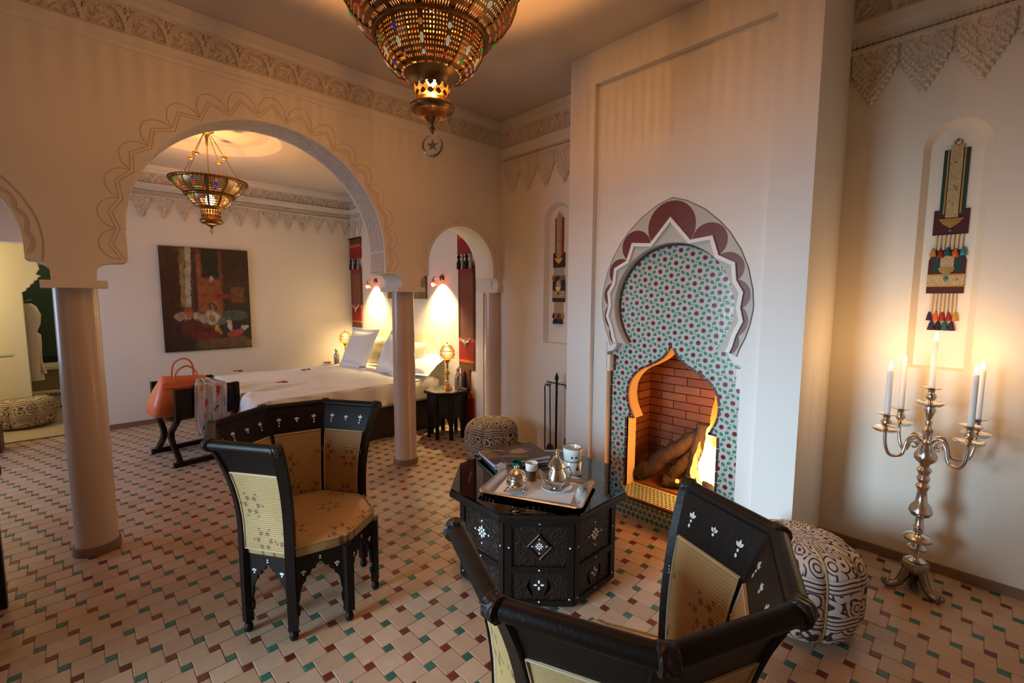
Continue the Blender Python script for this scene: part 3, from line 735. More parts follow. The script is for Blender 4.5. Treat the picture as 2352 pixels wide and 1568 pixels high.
# fire box of bricks
fb = MB().prism([rect(-.45, .45, .12, 1.5)], fx(3.51), 0, .03).obj('firebox', m_soot, fp)
for s in (-1, 1): MB().prism([rect(*sorted((s * .445, s * .47)), .12, 1.5)], fx(3.12), 0, .4).obj('firebox_cheek', m_soot, fp)
MB().prism([rect(-.45, .45, 1.45, 1.5)], fx(3.12), 0, .4).obj('firebox_lid', m_soot, fp)
bm_h = MB().box(-.02, 0, 0, .101, 0, .060).mesh('brick', m_brick)
bm_l, bm_s = MB().box(-.02, 0, 0, .208, 0, .060).mesh('brick', m_brick), MB().box(0, .185, -.02, 0, 0, .060).mesh('brick', m_brick)
for k in range(19):
    z = .165 + .067 * k; off = (k % 2) * .107
    for j in range(4):
        u = -.429 + j * .2145 + off
        if u + .208 < .45: put('brick', bm_l, fb, (3.51 - FX + random.uniform(-.004, .0), u, z))
    if off:
        for u in (-.429, -.429 + 3.5 * .2145): put('brick', bm_h, fb, (3.51 - FX, u, z))
    for s in (-1, 1):
        for j in range(2):
            put('brick', bm_s, fb, (3.12 - FX + j * .192 + random.uniform(0, .004), (.445 if s > 0 else -.445 + .02), z))
hb = MB().box(3.12 - FX, 3.50 - FX, -.44, .44, .10, .165).obj('fire_floor', m_brick, fp)
# hearth step with its tiles
he = MB().box(2.842 - FX, 3.125 - FX, -.487, .487, 0, .15).obj('hearth', m_zel, fp)
MB().box(2.836 - FX, 2.862 - FX, -.489, .489, .138, .152).obj('hearth_nosing', m_zd, he)
md = MB().prism([[(.0, -.022), (.018, 0), (0, .022), (-.018, 0)]], lambda u, v, w: (w, u, v), -.002, .001).mesh('diamond_tile', m_zg)
for k in range(26):
    for r in range(3):
        u = -.465 + .0372 * k + (.0186 if r % 2 else 0)
        if u < .475: put('diamond_tile', md, he, (2.842 - FX, u, .03 + .042 * r))
ht = MB()
for i in range(8):
    for k in range(31):
        x, y = 2.885 + .028 * i, -.465 + .031 * k + (.0155 if i % 2 else 0)
        if y < .475: ht.prism([[(x - FX + .0115, y), (x - FX, y + .0125), (x - FX - .0115, y), (x - FX, y - .0125)]], lambda u, v, w: (u, v, .15 + w), -.001, .0015)
ht.obj('hearth_tiles', m_zg, he, kind='stuff')

# logs and fire
def log_(p0, p1, r, label):
    p0, p1 = Vector(p0), Vector(p1); n = 14; pts = []; rr = []
    for i in range(n + 1):
        t = i / n; q = p0.lerp(p1, t) + Vector([noise.noise(Vector((i * .5, r * 99, k))) * r * .25 for k in range(3)]); pts.append(q); rr.append(r * (1 + .25 * noise.noise(Vector((i * .7, 3, r * 50))) - .25 * t))
    b = MB().tube([q - p0 for q in pts], rr, 10)
    b.v = [tuple(Vector(v) + Vector((noise.noise(Vector(v) * 30), noise.noise(Vector(v) * 30 + Vector((9, 0, 0))), noise.noise(Vector(v) * 30 + Vector((0, 9, 0))))) * r * .13) for v in b.v]
    o = b.obj('log', m_soot, smooth=50); o.location = p0; tag(o, label, 'log'); return o
log_((3.17, 1.83, .20), (3.36, 1.40,   .62), .066, 'long charred log leaning across the firebox')
log_((3.26, 1.44, .20), (3.33, 1.40, .66), .062, 'upright burning log in the middle of the fire')
log_((3.19, 1.28, .20), (3.34, 1.37, .55), .045, 'burning log leaning from the side nearest the candelabra')
log_((3.16, 1.62, .205), (3.30, 1.26, .215), .038, 'short log lying on the hearth bricks')
log_((3.20, 1.60, .21), (3.35, 1.42, .50), .05, 'dark log standing behind the long leaning log')
fr = thing('fire', 'bright orange flames rising from the burning logs', 'fire', (3.24, 1.33, .2))
def tongue(x, y, h, w, lean, mat, sd):
    rs = []; n = 14
    for i in range(n + 1):
        t = i / n; r = w * (sin(pi * min(1, t * .92 + .08)) ** .8) * (1 - .55 * t) + .001; ox = lean * t * t + .05 * noise.noise(Vector((sd, t * 4, 0))) * t; oy = .06 * noise.noise(Vector((0, t * 4, sd))) * t
        rs.append([(x + ox + r * .6 * cos(2 * pi * j / 10), y + oy + r * sin(2 * pi * j / 10), t * h) for j in range(10)])
    return MB().rings(rs).obj('flame_tongue', mat, fr, smooth=80)
for q in [(.0, -.09, .72, .085, .05, m_flame1, 1), (-.03, -.02, .50, .07, .04, m_flame1, 2), (.03, -.14, .60, .06, .02, m_flame1, 3), (0, -.06, .95, .07, .06, m_flame2, 4), (-.04, .05, .36, .055, .04, m_flame2, 5), (-.05, -.12, .42, .06, .0, m_flame1, 6), (.02, .10, .42, .03, .05, m_flame2, 7), (-.02, -.17, .30, .05, 0, m_flame2, 8)]: tongue(*q)
for k in range(7): MB().ball((random.uniform(-.09, .06), random.uniform(-.1, .25), random.uniform(.01, .06)), .016, 8).obj('ember', m_ember, fr)
point('fire_light', (3.12, 1.33, .50), 9, (1, .32, .04), .10)
point('fire_light_upper', (3.26, 1.30, .80), 4, (1, .36, .05), .10)

# ------------------------------------------------------------------ octagonal armchairs
R0, ZT = .327, .945
def RZ(z): t = max(0., (z - .5) / .45); return R0 + .112 * t ** 2.1
VA = [radians(22.5 + 45 * k) for k in range(8)]               # front is +x; vertices 1..6 carry the back, 7 and 0 only legs
def vert(k, z, d=0.): a = VA[k % 8]; r = RZ(z) + d; return Vector((r * cos(a), r * sin(a), z))
def sidep(k, s, z, d=0.):
    p = vert(k, z).lerp(vert(k + 1, z), s); am = radians(45 + 45 * k); return p + Vector((cos(am), sin(am), 0)) * d
def flower_mesh(name, kind):
    b = MB(); add = lambda o, x, y, an, l, w: b.prism([[(x + q[0], y + q[1]) for q in [rot2(p, an) for p in leaf(l, w, 5)]]], lambda u, v, ww: (u, v, ww), 0, .0016)
    if kind == 'spray':
        for an in (-.75, 0, .75): add(0, 0, .002, an, .020 + (.004 if an == 0 else 0), .0058)
        add(0, 0, -.014, 0, .012, .005); add(0, 0, -.032, .2, .015, .005)
    elif kind == 'short':
        for an in (-.85, 0, .85): add(0, 0, 0, an, .018, .0062)
        add(0, 0, -.014, 0, .012, .006)
    elif kind == 'dots':
        for y in (-.014, 0, .014): add(0, 0, y - .004, 0, .008, .004)
    elif kind == 'pair':
        for y in (-.008, .004): add(0, -.006, y, -1.57, .013, .0045)
    elif kind == 'dot': b.prism([[(.006 * cos(2 * pi * i / 10), .006 * sin(2 * pi * i / 10)) for i in range(10)]], lambda u, v, ww: (u, v, ww), 0, .0018)
    elif kind == 'cross':
        for an in (0, pi / 2, pi, -pi / 2): add(0, *rot2((0, .007), an), an, .022, .0065)
    elif kind == 'star':
        for i in range(8): add(0, *rot2((0, .009), i * pi / 4), i * pi / 4, .021 if i % 2 == 0 else .017, .006)
        b.prism([[(.006 * cos(2 * pi * i / 8), .006 * sin(2 * pi * i / 8)) for i in range(8)]], lambda u, v, ww: (u, v, ww), 0, .0018)
    return b.mesh(name, m_pearl)
FL = {k: flower_mesh('pearl_inlay', k) for k in ('spray', 'short', 'dots', 'pair', 'dot', 'cross', 'star')}
def place_flower(kind, p, right, upv, parent, sc=1.):
    right = Vector(right).normalized(); upv = Vector(upv); upv = (upv - right * upv.dot(right)).normalized(); n = right.cross(upv)
    o = put('pearl_inlay', FL[kind], parent, kind='stuff'); p = Vector(p)
    o.matrix_local = Matrix(((right.x * sc, upv.x * sc, n.x, p.x), (right.y * sc, upv.y * sc, n.y, p.y), (right.z * sc, upv.z * sc, n.z, p.z), (0, 0, 0, 1))); return o
def slab(k, s0, s1, z0, z1, d0, d1, ns, nz_, bulge=0.):
    """closed slab on side k of the flared back between depths d0 (inside) and d1 (outside)"""
    b = MB()
    def F(d, sgn):
        def f(u, v):
            s = s0 + (s1 - s0) * u; z = z0 + (z1 - z0) * v; q = bulge * (sin(pi * u) * sin(pi * v)) ** .4 if 0 < u < 1 and 0 < v < 1 else 0
            return sidep(k, s, z, d + sgn * q)
        return f
    b.grid(F(d0, -1), ns, nz_); b.grid(F(d1, 1), ns, nz_); n0 = (ns + 1) * (nz_ + 1)
    bd = [i for i in range(ns + 1)] + [j * (ns + 1) + ns for j in range(1, nz_ + 1)] + [nz_ * (ns + 1) + i for i in range(ns - 1, -1, -1)] + [j * (ns + 1) for j in range(nz_ - 1, 0, -1)]
    for a, c in zip(bd, bd[1:] + bd[:1]): b.f.append((a, c, c + n0, a + n0))
    return b
def make_chair(label, loc, rz):
    t = thing('armchair', label, 'armchair', loc, rz, 'octagonal inlaid armchairs')
    for k in range(1, 6):
        p = slab(k, .07, .93, .425, .815, -.016, .012, 8, 10, .007).obj('back_panel', m_damask, t, smooth=60)
        for d in (-.018, .014):
            pts = [sidep(k, .075 + .85 * u, .43, d) for u in (0, .5, 1)] + [sidep(k, .925, .43 + .38 * v, d) for v in (.2, .4, .6, .8, 1)] + [sidep(k, .925 - .85 * u, .81, d) for u in (.5, 1)] + [sidep(k, .075, .81 - .38 * v, d) for v in (.2, .4, .6, .8)]
            MB().tube(pts, .0035, 5, closed=True).obj('braid', m_cord, p)
        slab(k, .02, .98, .808, ZT, -.014, .012, 4, 5).obj('top_rail', m_wood, t, smooth=40)
        a, c = vert(k, ZT, .012) + Vector((0, 0, .006)), vert(k + 1, ZT, .012) + Vector((0, 0, .006))
        MB().tube([a.lerp(c, i / 4) for i in range(5)], .024, 12).obj('rail_roll', m_wood, t, smooth=50)
        tg_ = (vert(k + 1, .88) - vert(k, .88)); upv = vert(k, .93) - vert(k, .83)
        for s, kd in ((.2, 'spray'), (.5, 'short'), (.8, 'spray')): place_flower(kd, sidep(k, s, .880, -.0145), -tg_, upv, t, .95)
    for k in range(1, 7):
        rs = []; a = VA[k]; er = Vector((cos(a), sin(a), 0)); et = Vector((-sin(a), cos(a), 0))
        zs = [.055, .12, .25, .40, .5, .56, .62, .68, .74, .80, .85, .90, .94, .958]
        for z in zs:
            hw_, hd = (.021, .017) if z > .3 else (.019 + .004 * z, .018); c = vert(k, z); rs.append([c + er * x * hd + et * y * hw_ for x, y in ((-1, -1), (1, -1), (1, 1), (-1, 1))])
        MB().rings(rs).obj('post', m_wood, t)
        c = vert(k, ZT, .012) + Vector((0, 0, .006)); MB().tube([c - et * .02, c - et * .016, c + et * .016, c + et * .02], [.024, .030, .030, .024], 12).obj('collar', m_carved, t, smooth=50)
        place_flower('dots', vert(k, .70) - er * .0185, -et, (0, 0, 1), t, .8)
    for k in (7, 0):
        rs = []; a = VA[k]; er = Vector((cos(a), sin(a), 0)); et = Vector((-sin(a), cos(a), 0))
        for z in (.055, .12, .25, .40): c = vert(k, z); h_ = .019 + .004 * z; rs.append([c + er * x * h_ + et * y * h_ for x, y in ((-1, -1), (1, -1), (1, 1), (-1, 1))])
        MB().rings(rs).obj('leg', m_wood, t)
    for k in range(8):
        c = vert(k, 0); MB().lathe([(.004, .0), (.016, .004), (.021, .018), (.018, .034), (.011, .042), (.016, .048), (.016, .058)], 14, (c.x, c.y, 0)).obj('ball_foot', m_wood, t, smooth=60)
        # pierced apron between the legs
        s = .2503; w = .02 / s
        L = [(.08, .395), (.92, .395), (.92, .10), (.88, .11), (.865, .145), (.90, .165), (.87, .19), (.85, .235), (.80, .262), (.76, .268), (.745, .292), (.68, .296), (.655, .318), (.58, .322), (.56, .338), (.5, .350)]
        out = L + [(1 - x, z) for x, z in reversed(L[2:-1])]
        am = radians(45 + 45 * k); nrm = Vector((cos(am), sin(am), 0))
        MB().prism([out], lambda u, v, w_: tuple(vert(k, .3).lerp(vert(k + 1, .3), u).xy) + (v,) if w_ == 0 else tuple((vert(k, .3).lerp(vert(k + 1, .3), u) - nrm * .014).xy) + (v,), 0, 1).obj('apron', m_wood, t)
        tg_ = vert(k + 1, .3) - vert(k, .3)
        for u in (.2, .8): place_flower('short', vert(k, .3).lerp(vert(k + 1, .3), u) + nrm * .0008 + Vector((0, 0, .012)), tg_, (0, 0, 1), t, .85)
        place_flower('pair', vert(k, .3).lerp(vert(k + 1, .3), .5) + nrm * .0008 + Vector((0, 0, .072)), tg_, (0, 0, 1), t, .9)
    rs = []
    for r, z in ((.322, .392), (.328, .40), (.330, .425), (.328, .442), (.318, .452), (.27, .468), (.18, .478), (.06, .482)):
        rs.append([(r * cos(a), r * sin(a), z) for a in sum([[VA[k], VA[k] + radians(22.5)] for k in range(8)], [])])
        rs[-1] = [(p[0] * (1 if i % 2 == 0 else .925), p[1] * (1 if i % 2 == 0 else .925), p[2]) for i, p in enumerate(rs[-1])]
    MB().rings(rs).obj('seat_cushion', m_damask_seat, t, smooth=50)
    MB().tube([(.331 * cos(a), .331 * sin(a), .446) for a in VA], .005, 6, closed=True).obj('piping', m_damask_seat, t)
    return t
make_chair('dark octagonal armchair in gold damask standing between the columns and the table', (.834, 2.409, 0), radians(-57.5 + .8))
make_chair('dark octagonal armchair in gold damask with its back to the camera', (1.05, .672, 0), radians(67.5))

# ------------------------------------------------------------------ octagonal coffee table
tb_ = thing('coffee_table', 'octagonal carved dark table inlaid with pearl, tea tray on its glass top', 'table', (1.937, 1.795, 0))
def octp(R, a0=22.5): return [(R * cos(radians(a0 + 45 * k)), R * sin(radians(a0 + 45 * k))) for k in range(8)]
def octring(R, z): return [(x, y, z) for x, y in octp(R)]
MB().rings([octring(.505, .478), octring(.512, .486), octring(.528, .492), octring(.533, .500), octring(.533, .516), octring(.524, .528), octring(.515, .530)]).obj('top_slab', m_wood, tb_)
MB().rings([octring(.52, .5302), octring(.52, .5372)]).obj('glass_top', m_glass, tb_)
# carved lattice inlay under the glass
for k in range(8):
    a = radians(45 * k); 
    for i in range(5): place_flower('dot', (.40 * cos(a) - (i - 2) * .03 * sin(a), .40 * sin(a) + (i - 2) * .03 * cos(a), .5301), (-sin(a), cos(a), 0), (-cos(a), -sin(a), 0), tb_, .8)
RBD = .462
def bp(k, s, z, d=0.):
    a, b = radians(22.5 + 45 * k), radians(67.5 + 45 * k); am = (a + b) / 2
    p = Vector((RBD * cos(a), RBD * sin(a), z)).lerp(Vector((RBD * cos(b), RBD * sin(b), z)), s); return p + Vector((cos(am), sin(am), 0)) * d
WB_ = 2 * RBD * sin(radians(22.5))
def crescent(s):
    A = [(.5 + s * (.075 + .10 * sin(pi * i / 8)), .065 + .115 * i / 8) for i in range(9)]; B = [(.5 + s * (.068 + .035 * sin(pi * i / 8) ** 2 + .045 * (i / 8)), .065 + .115 * i / 8) for i in range(9)]
    return A + list(reversed(B[1:-1]))
for k in range(8):
    tgv = bp(k, 1, 0) - bp(k, 0, 0); am = radians(45 + 45 * k); nrm = Vector((cos(am), sin(am), 0))
    P = MB().prism([rect(0, 1, .025, .48), crescent(1), crescent(-1)], lambda u, v, w: tuple(bp(k, u, v, w)), -.018, 0).obj('side_panel', m_carved, tb_)
    for a, b_, c, d in ((0, .10, .02, .48), (.90, 1, .02, .48), (.10, .90, .445, .48), (.10, .90, .198, .232), (.10, .90, .02, .05)):
        MB().prism([rect(a, b_, c, d)], lambda u, v, w: tuple(bp(k, u, v, w)), -.002, .010).obj('frame_strip', m_wood, P)
    for u, v in ((.06, .335), (.94, .335), (.06, .06), (.94, .06), (.5, .463), (.5, .215), (.5, .045)): place_flower('dot', bp(k, u, v, .0103), tgv, (0, 0, 1), P, .75)
    if k % 2 == 0:                     # latticed lozenge
        D = [(.5, .405), (.5 + .062 / WB_, .338), (.5, .272), (.5 - .062 / WB_, .338)]; D2 = [(.5 + (x - .5) * .8, .338 + (z - .338) * .8) for x, z in D]
        MB().prism([D, D2], lambda u, v, w: tuple(bp(k, u, v, w)), -.002, .008).obj('lozenge_frame', m_silver if False else m_pearl if False else m_wood, P)
        for s in (1, -1):
            e0, e1 = (D[3], D[0]) if s > 0 else (D[1], D[2]); MB().tube([bp(k, *e0, .009), bp(k, *e1, .009)], .0035, 6).obj('lozenge_bar', m_steel, P)
        MB().prism([D2], lambda u, v, w: tuple(bp(k, u, v, w)), .0, .001).obj('lozenge_ground', MAT('lozenge_dark', (.05, .02, .015), .4), P) if k == 0 else MB().prism([D2], lambda u, v, w: tuple(bp(k, u, v, w)), .0, .001).obj('lozenge_ground', bpy.data.materials['lozenge_dark'], P)
        place_flower('star', bp(k, .5, .338, .0012), tgv, (0, 0, 1), P, .75)
        for a in range(4): dx, dz = rot2((0, .037), a * pi / 2); place_flower('dot', bp(k, .5 + dx / WB_, .338 + dz, .0012), tgv, (0, 0, 1), P, .7)
    else:
        place_flower('star', bp(k, .5, .345, .001), tgv, (0, 0, 1), P, 1.25)
        for dx, dz in ((0, .062), (0, -.062), (.055, 0), (-.055, 0)): place_flower('dot', bp(k, .5 + dx / WB_, .345 + dz, .001), tgv, (0, 0, 1), P, .95)
    place_flower('cross', bp(k, .5, .13, .001), tgv, (0, 0, 1), P, 1.)
MB().rings([octring(.43, .02), octring(.43, .47)]).obj('inner_core', m_iron, tb_)

# ------------------------------------------------------------------ on the coffee table
ZG = .5375
def rrect(hx, hy, r, n=6):
    out = []
    for cx, cy, a in ((hx - r, hy - r, 0), (-hx + r, hy - r, 90), (-hx + r, -hy + r, 180), (hx - r, -hy + r, 270)): out += arc(cx, cy, r, a, a + 90, n)
    return out
tr_a = radians(-65)
tray = thing('serving_tray', 'silver rectangular tray with rolled rim holding the tea service', 'tray', (1.80, 1.655, ZG), tr_a)
RR = lambda hx, hy, r, z: [(x, y, z) for x, y in rrect(hx, hy, r)]
MB().rings([RR(.235, .145, .03, 0.), RR(.262, .172, .035, .014), RR(.284, .192, .04, .024), RR(.287, .195, .04, .022), RR(.281, .189, .04, .027), RR(.255, .165, .035, .018), RR(.236, .147, .03, .0045)]).obj('tray_body', m_silver, tray, smooth=35)
npk = MB().box(-.215, .205, -.130, .128, 0, .0015).obj('napkin', m_napkin); npk.location = (1.80, 1.655, ZG + .0046); npk.rotation_euler = (0, 0, tr_a + .05); tag(npk, 'white paper liner lying in the silver tray', 'napkin')
zt = ZG + .0062
pl = MB().lathe([(.03, 0), (.045, .002), (.075, .012), (.088, .016), (.087, .018), (.07, .014), (.045, .0045), (.001, .004)], 40).obj('saucer', m_ceramic, smooth=50); pl.location = (1.872, 1.585, zt); tag(pl, 'white china saucer under the teapot', 'saucer')
tpot = thing('teapot', 'small polished silver teapot with pointed lid on a white saucer', 'teapot', (1.872, 1.585, zt + .006), radians(150))
MB().lathe([(.030, 0), (.033, .004), (.028, .008), (.042, .020), (.054, .040), (.056, .055), (.050, .080), (.040, .100), (.036, .112), (.041, .116), (.041, .120)], 32).obj('body', m_silver, tpot, smooth=45)
ld = MB().lathe([(.043, .120), (.050, .124), (.048, .130), (.034, .150), (.022, .168), (.013, .180), (.006, .184), (.011, .190), (.015, .195), (.006, .200), (.009, .206), (.010, .212), (.004, .219), (.001, .222)], 28).obj('lid', m_silver, tpot, smooth=45)
MB().tube([(.05, 0, .035), (.075, 0, .05), (.082, 0, .075), (.092, 0, .10), (.104, 0, .108)], [.016, .013, .010, .008, .007], 10).obj('spout', m_silver, tpot, smooth=60)
MB().tube([(-.040, 0, .108), (-.072, 0, .112), (-.088, 0, .09), (-.085, 0, .06), (-.068, 0, .04), (-.052, 0, .045)], .0055, 8).obj('handle', m_silver, tpot, smooth=60)
sg = thing('sugar_pot', 'round silver sugar pot with domed lid on the tray liner', 'sugar pot', (1.690, 1.712, zt), radians(20))
MB().lathe([(.020, .012), (.040, .018), (.055, .038), (.058, .055), (.052, .076), (.045, .086), (.048, .090)], 30).obj('body', m_silver, sg, smooth=50)
MB().lathe([(.050, .090), (.044, .102), (.028, .116), (.012, .124), (.006, .128), (.010, .136), (.008, .144), (.004, .149), (.001, .151)], 28).obj('lid', m_silver, sg, smooth=50)
for a in (0, 120, 240):
    c, s_ = cos(radians(a)), sin(radians(a)); MB().tube([(.044 * c, .044 * s_, .026), (.060 * c, .060 * s_, .016), (.066 * c, .066 * s_, .004), (.074 * c, .074 * s_, .003)], .0045, 7).obj('foot', m_silver, sg)
for s_ in (1, -1): MB().tube([(s_ * .05, 0, .07), (s_ * .075, 0, .075), (s_ * .08, 0, .055), (s_ * .058, 0, .045)], .004, 7).obj('handle', m_silver, sg)
gls = thing('tea_glass', 'amber tea glass with a white cup set into its mouth', 'glass', (1.852, 1.757, zt))
MB().lathe([(.022, 0), (.026, .004), (.029, .065), (.026, .065), (.022, .008), (.001, .006)], 24).obj('glass_body', m_amber, gls, smooth=50)
MB().lathe([(.026, .062), (.034, .066), (.037, .105), (.036, .108), (.032, .105), (.028, .072), (.001, .070)], 28).obj('white_cup', m_ceramic, gls, smooth=50)
gc = MB().lathe([(.026, 0), (.030, .004), (.033, .055), (.034, .062), (.030, .060), (.026, .008), (.001, .006)], 26).obj('green_cup', m_gcup, smooth=50); gc.location = (1.905, 1.93, ZG); tag(gc, 'dark green glazed cup between the book and the sugar pot', 'cup')
pk = MB().prism([[(0, 0), (.05, 0), (.052, .045), (.03, .062), (.0, .05)]], lambda u, v, w: (u, w, v), -.006, .006).obj('pink_packet', m_pink); pk.location = (1.845, 1.968, ZG); pk.rotation_euler = (0, 0, radians(150)); tag(pk, 'small pink paper packet leaning beside the green cup', 'packet')
m_cover = mk_print('book_cover', (.075, .045, .035), [('b', .12, .5, .11, .5, 0, (.20, .13, .08)), ('b', .10, .82, .09, .12, 0, (.34, .22, .10)), ('b', .10, .5, .09, .12, 0, (.30, .12, .10)), ('b', .10, .18, .09, .14, 0, (.04, .04, .09)), ('e', .62, .55, .18, .16, 20, (.44, .31, .20)), ('e', .78, .55, .06, .14, 10, (.10, .10, .22)), ('e', .40, .30, .07, .30, 60, (.26, .16, .10)), ('e', .33, .75, .02, .14, 40, (.55, .45, .35))], .3, .02)
def book(label, loc, rz, w, d, h, cover, uvtop):
    t = thing('book', label, 'book', loc, rz)
    MB().box(-w / 2 + .004, w / 2 - .004, -d / 2 + .004, d / 2 - .003, .002, h - .002).obj('pages', m_pages, t)
    me = MB().box(-w / 2, w / 2, -d / 2, d / 2, h - .002, h).mesh('cover', cover)
    uv = me.uv_layers.new()
    for l in me.loops: p = me.vertices[l.vertex_index].co; uv.data[l.index].uv = (p.x / w + .5, p.y / d + .5)
    put('cover', me, t); MB().box(-w / 2, w / 2, -d / 2, d / 2, 0, .002).obj('back_cover', m_bluecover, t); MB().box(-w / 2, w / 2, d / 2 - .003, d / 2, 0, h).obj('spine', m_bluecover, t)
    return t
book('blue-bound book lying under the larger photo book on the table', (2.035, 2.085, ZG), radians(-22), .37, .27, .022, m_bluecover, 0)
book('brown illustrated photo book lying on top of the blue book', (2.03, 2.09, ZG + .0222), radians(-19), .40, .285, .024, m_cover, 1)
bu = thing('oil_burner', 'white ceramic oil burner with brown rim and hanging beads', 'oil burner', (2.118, 1.670, ZG))
MB().lathe([(.050, 0), (.055, .004), (.055, .085), (.052, .089), (.055, .093), (.056, .130), (.059, .136), (.058, .166), (.050, .168), (.044, .150), (.001, .140)], 36).obj('body', m_ceramic, bu, smooth=40)
MB().tube([(.055 * cos(a), .055 * sin(a), .167) for a in [2 * pi * i / 32 for i in range(32)]], .0045, 8, closed=True).obj('rim', m_rim, bu, smooth=60)
MB().tube([(.0555 * cos(a), .0555 * sin(a), .089) for a in [2 * pi * i / 32 for i in range(32)]], .002, 6, closed=True).obj('cord', m_dark, bu)
for i, a in enumerate((215, 240)): MB().ball((.055 * cos(radians(a)), .055 * sin(radians(a)), .118), .006, 10).obj('vent', m_dark, bu)
a = radians(250); MB().ball((.058 * cos(a), .058 * sin(a), .060), .007, 10).obj('bead', m_bead_r, bu); MB().ball((.058 * cos(a), .058 * sin(a), .047), .009, 10).obj('bead', m_dark, bu); MB().tube([(.057 * cos(a), .057 * sin(a), .09), (.058 * cos(a), .058 * sin(a), .045)], .0015, 5).obj('bead_cord', m_dark, bu)

# ------------------------------------------------------------------ poufs
def pouf(label, loc, R, h, mat, rz=0., n=8):
    t = thing('pouf', label, 'pouf', loc, rz, 'embroidered poufs')
    prof = []
    for i in range(25):
        f = -pi / 2 + pi * i / 24; prof.append((R * max(.02, abs(cos(f))) ** .42, h / 2 + h / 2 * (abs(sin(f)) ** .62) * (1 if f > 0 else -1)))
    MB().lathe(prof, 96, lob=lambda a, z: 1 - .10 * (1 - abs(cos(n / 2 * a))) ** 2.2).obj('cover', mat, t, smooth=70)
    for k in range(n):
        a = pi / n + 2 * pi * k / n + 0; pts = [((r * (1 - .10) + .003) * cos(a), (r * (1 - .10) + .003) * sin(a), z + (.003 if z > h * .5 else 0)) for r, z in prof[3:-1]]
        MB().tube(pts, .006, 6).obj('seam_cord', m_seam, t, smooth=60)
    return t
pouf('tall brown and cream embroidered pouf against the recess wall', (2.925, 3.33, 0), .268, .395, m_pouf, .2)
pouf('cream scroll-embroidered pouf half hidden behind the front armchair', (2.53, .56, 0), .275, .43, m_pouf2, .3)
pouf('low striped embroidered pouf on the pale dressing-room floor', (-.52, 8.12, 0), .31, .36, mk_pouf('beige_embroidered_pouf', (.50, .38, .20), (.10, .06, .03)), .1)

# ------------------------------------------------------------------ candelabra and candles
cd = thing('candelabra', 'tall silver five-armed candelabra standing by the niche wall', 'candelabra', (3.255, .172, 0))
MB().lathe([(.030, .175), (.045, .172), (.020, .190), (.016, .215), (.036, .232), (.042, .245), (.025, .262), (.058, .285), (.062, .300), (.050, .318), (.022, .330), (.020, .352), (.028, .360), (.019, .372), (.017, .415), (.040, .428), (.052, .450), (.046, .478), (.026, .505), (.020, .565), (.032, .592), (.020, .610), (.030, .632), (.022, .655), (.034, .682), (.020, .700), (.024, .716), (.048, .740), (.050, .760), (.034, .795), (.022, .825), (.030, .836), (.018, .850), (.021, .885), (.027, .905), (.013, .925), (.017, .945), (.010, .960), (.018, .985), (.027, 1.010), (.022, 1.030), (.010, 1.038)], 28).obj('stem', m_silver, cd, smooth=40)
def dish(r, z, lob=True): return [(r * .25, z - .012), (r * .7, z - .010), (r, z + .006), (r * .97, z + .009), (r * .65, z - .003), (r * .2, z - .002)]
def sconce_cup(x, y, z0, par, k=1.):
    MB().lathe([(p, q) for p, q in dish(.062 * k, z0)], 32, (x, y, 0), lob=lambda a, z: 1 + .06 * cos(6 * a)).obj('drip_pan', m_silver, par, smooth=50)
    MB().lathe([(.012, z0 - .002), (.010, z0 + .012), (.022, z0 + .030), (.024, z0 + .045), (.014, z0 + .062), (.018, z0 + .075), (.045, z0 + .085), (.044, z0 + .088), (.016, z0 + .082), (.001, z0 + .080)], 24, (x, y, 0)).obj('candle_cup', m_silver, par, smooth=45)
sconce_cup(0, 0, 1.045, cd)
ARMS = [(124, .196), (49, .167), (235, .193), (302, .212)]
for a, rho in ARMS:
    c, s_ = cos(radians(a)), sin(radians(a))
    pr_ = [(.02, .835), (.045, .862), (.075, .860), (.095, .825), (.103, .785), (.118, .755), (rho - .032, .752), (rho - .009, .790), (rho, .845), (rho, .885)]
    P = smoothpts([(r, z) for r, z in pr_], 4); MB().tube([(r * c, r * s_, z) for r, z in P], .0085, 8).obj('arm', m_silver, cd, smooth=60)
    MB().tube([((.058 + .024 * cos(t) * (1 - t / 9)) * c, (.058 + .024 * cos(t) * (1 - t / 9)) * s_, .815 + .024 * sin(t) * (1 - t / 9)) for t in [i * .45 for i in range(14)]], .005, 6).obj('arm_scroll', m_silver, cd, smooth=60)
    sconce_cup(rho * c, rho * s_, .893, cd)
MB().lathe([(.048, .10), (.056, .118), (.052, .135), (.070, .142), (.062, .160), (.040, .172), (.030, .178)], 6, a0=radians(0)).obj('base_cap', m_oldsilver, cd, smooth=30)
MB().lathe([(.075, .030), (.060, .05), (.048, .08), (.050, .105)], 3, a0=radians(180)).obj('base_block', m_oldsilver, cd)
for a in (126, 234, 0):
    c, s_ = cos(radians(a)), sin(radians(a))
    P = smoothpts([(.035, .115), (.055, .07), (.075, .035), (.105, .020), (.135, .022), (.150, .042), (.138, .056)], 4)
    MB().tube([(r * c, r * s_, z) for r, z in P], [.024 - .015 * i / (len(P) - 1) for i in range(len(P))], 8).obj('scroll_foot', m_oldsilver, cd, smooth=60)
    MB().ball((.130 * c, .130 * s_, .012), .012, 10).obj('foot_pad', m_oldsilver, cd, smooth=60)
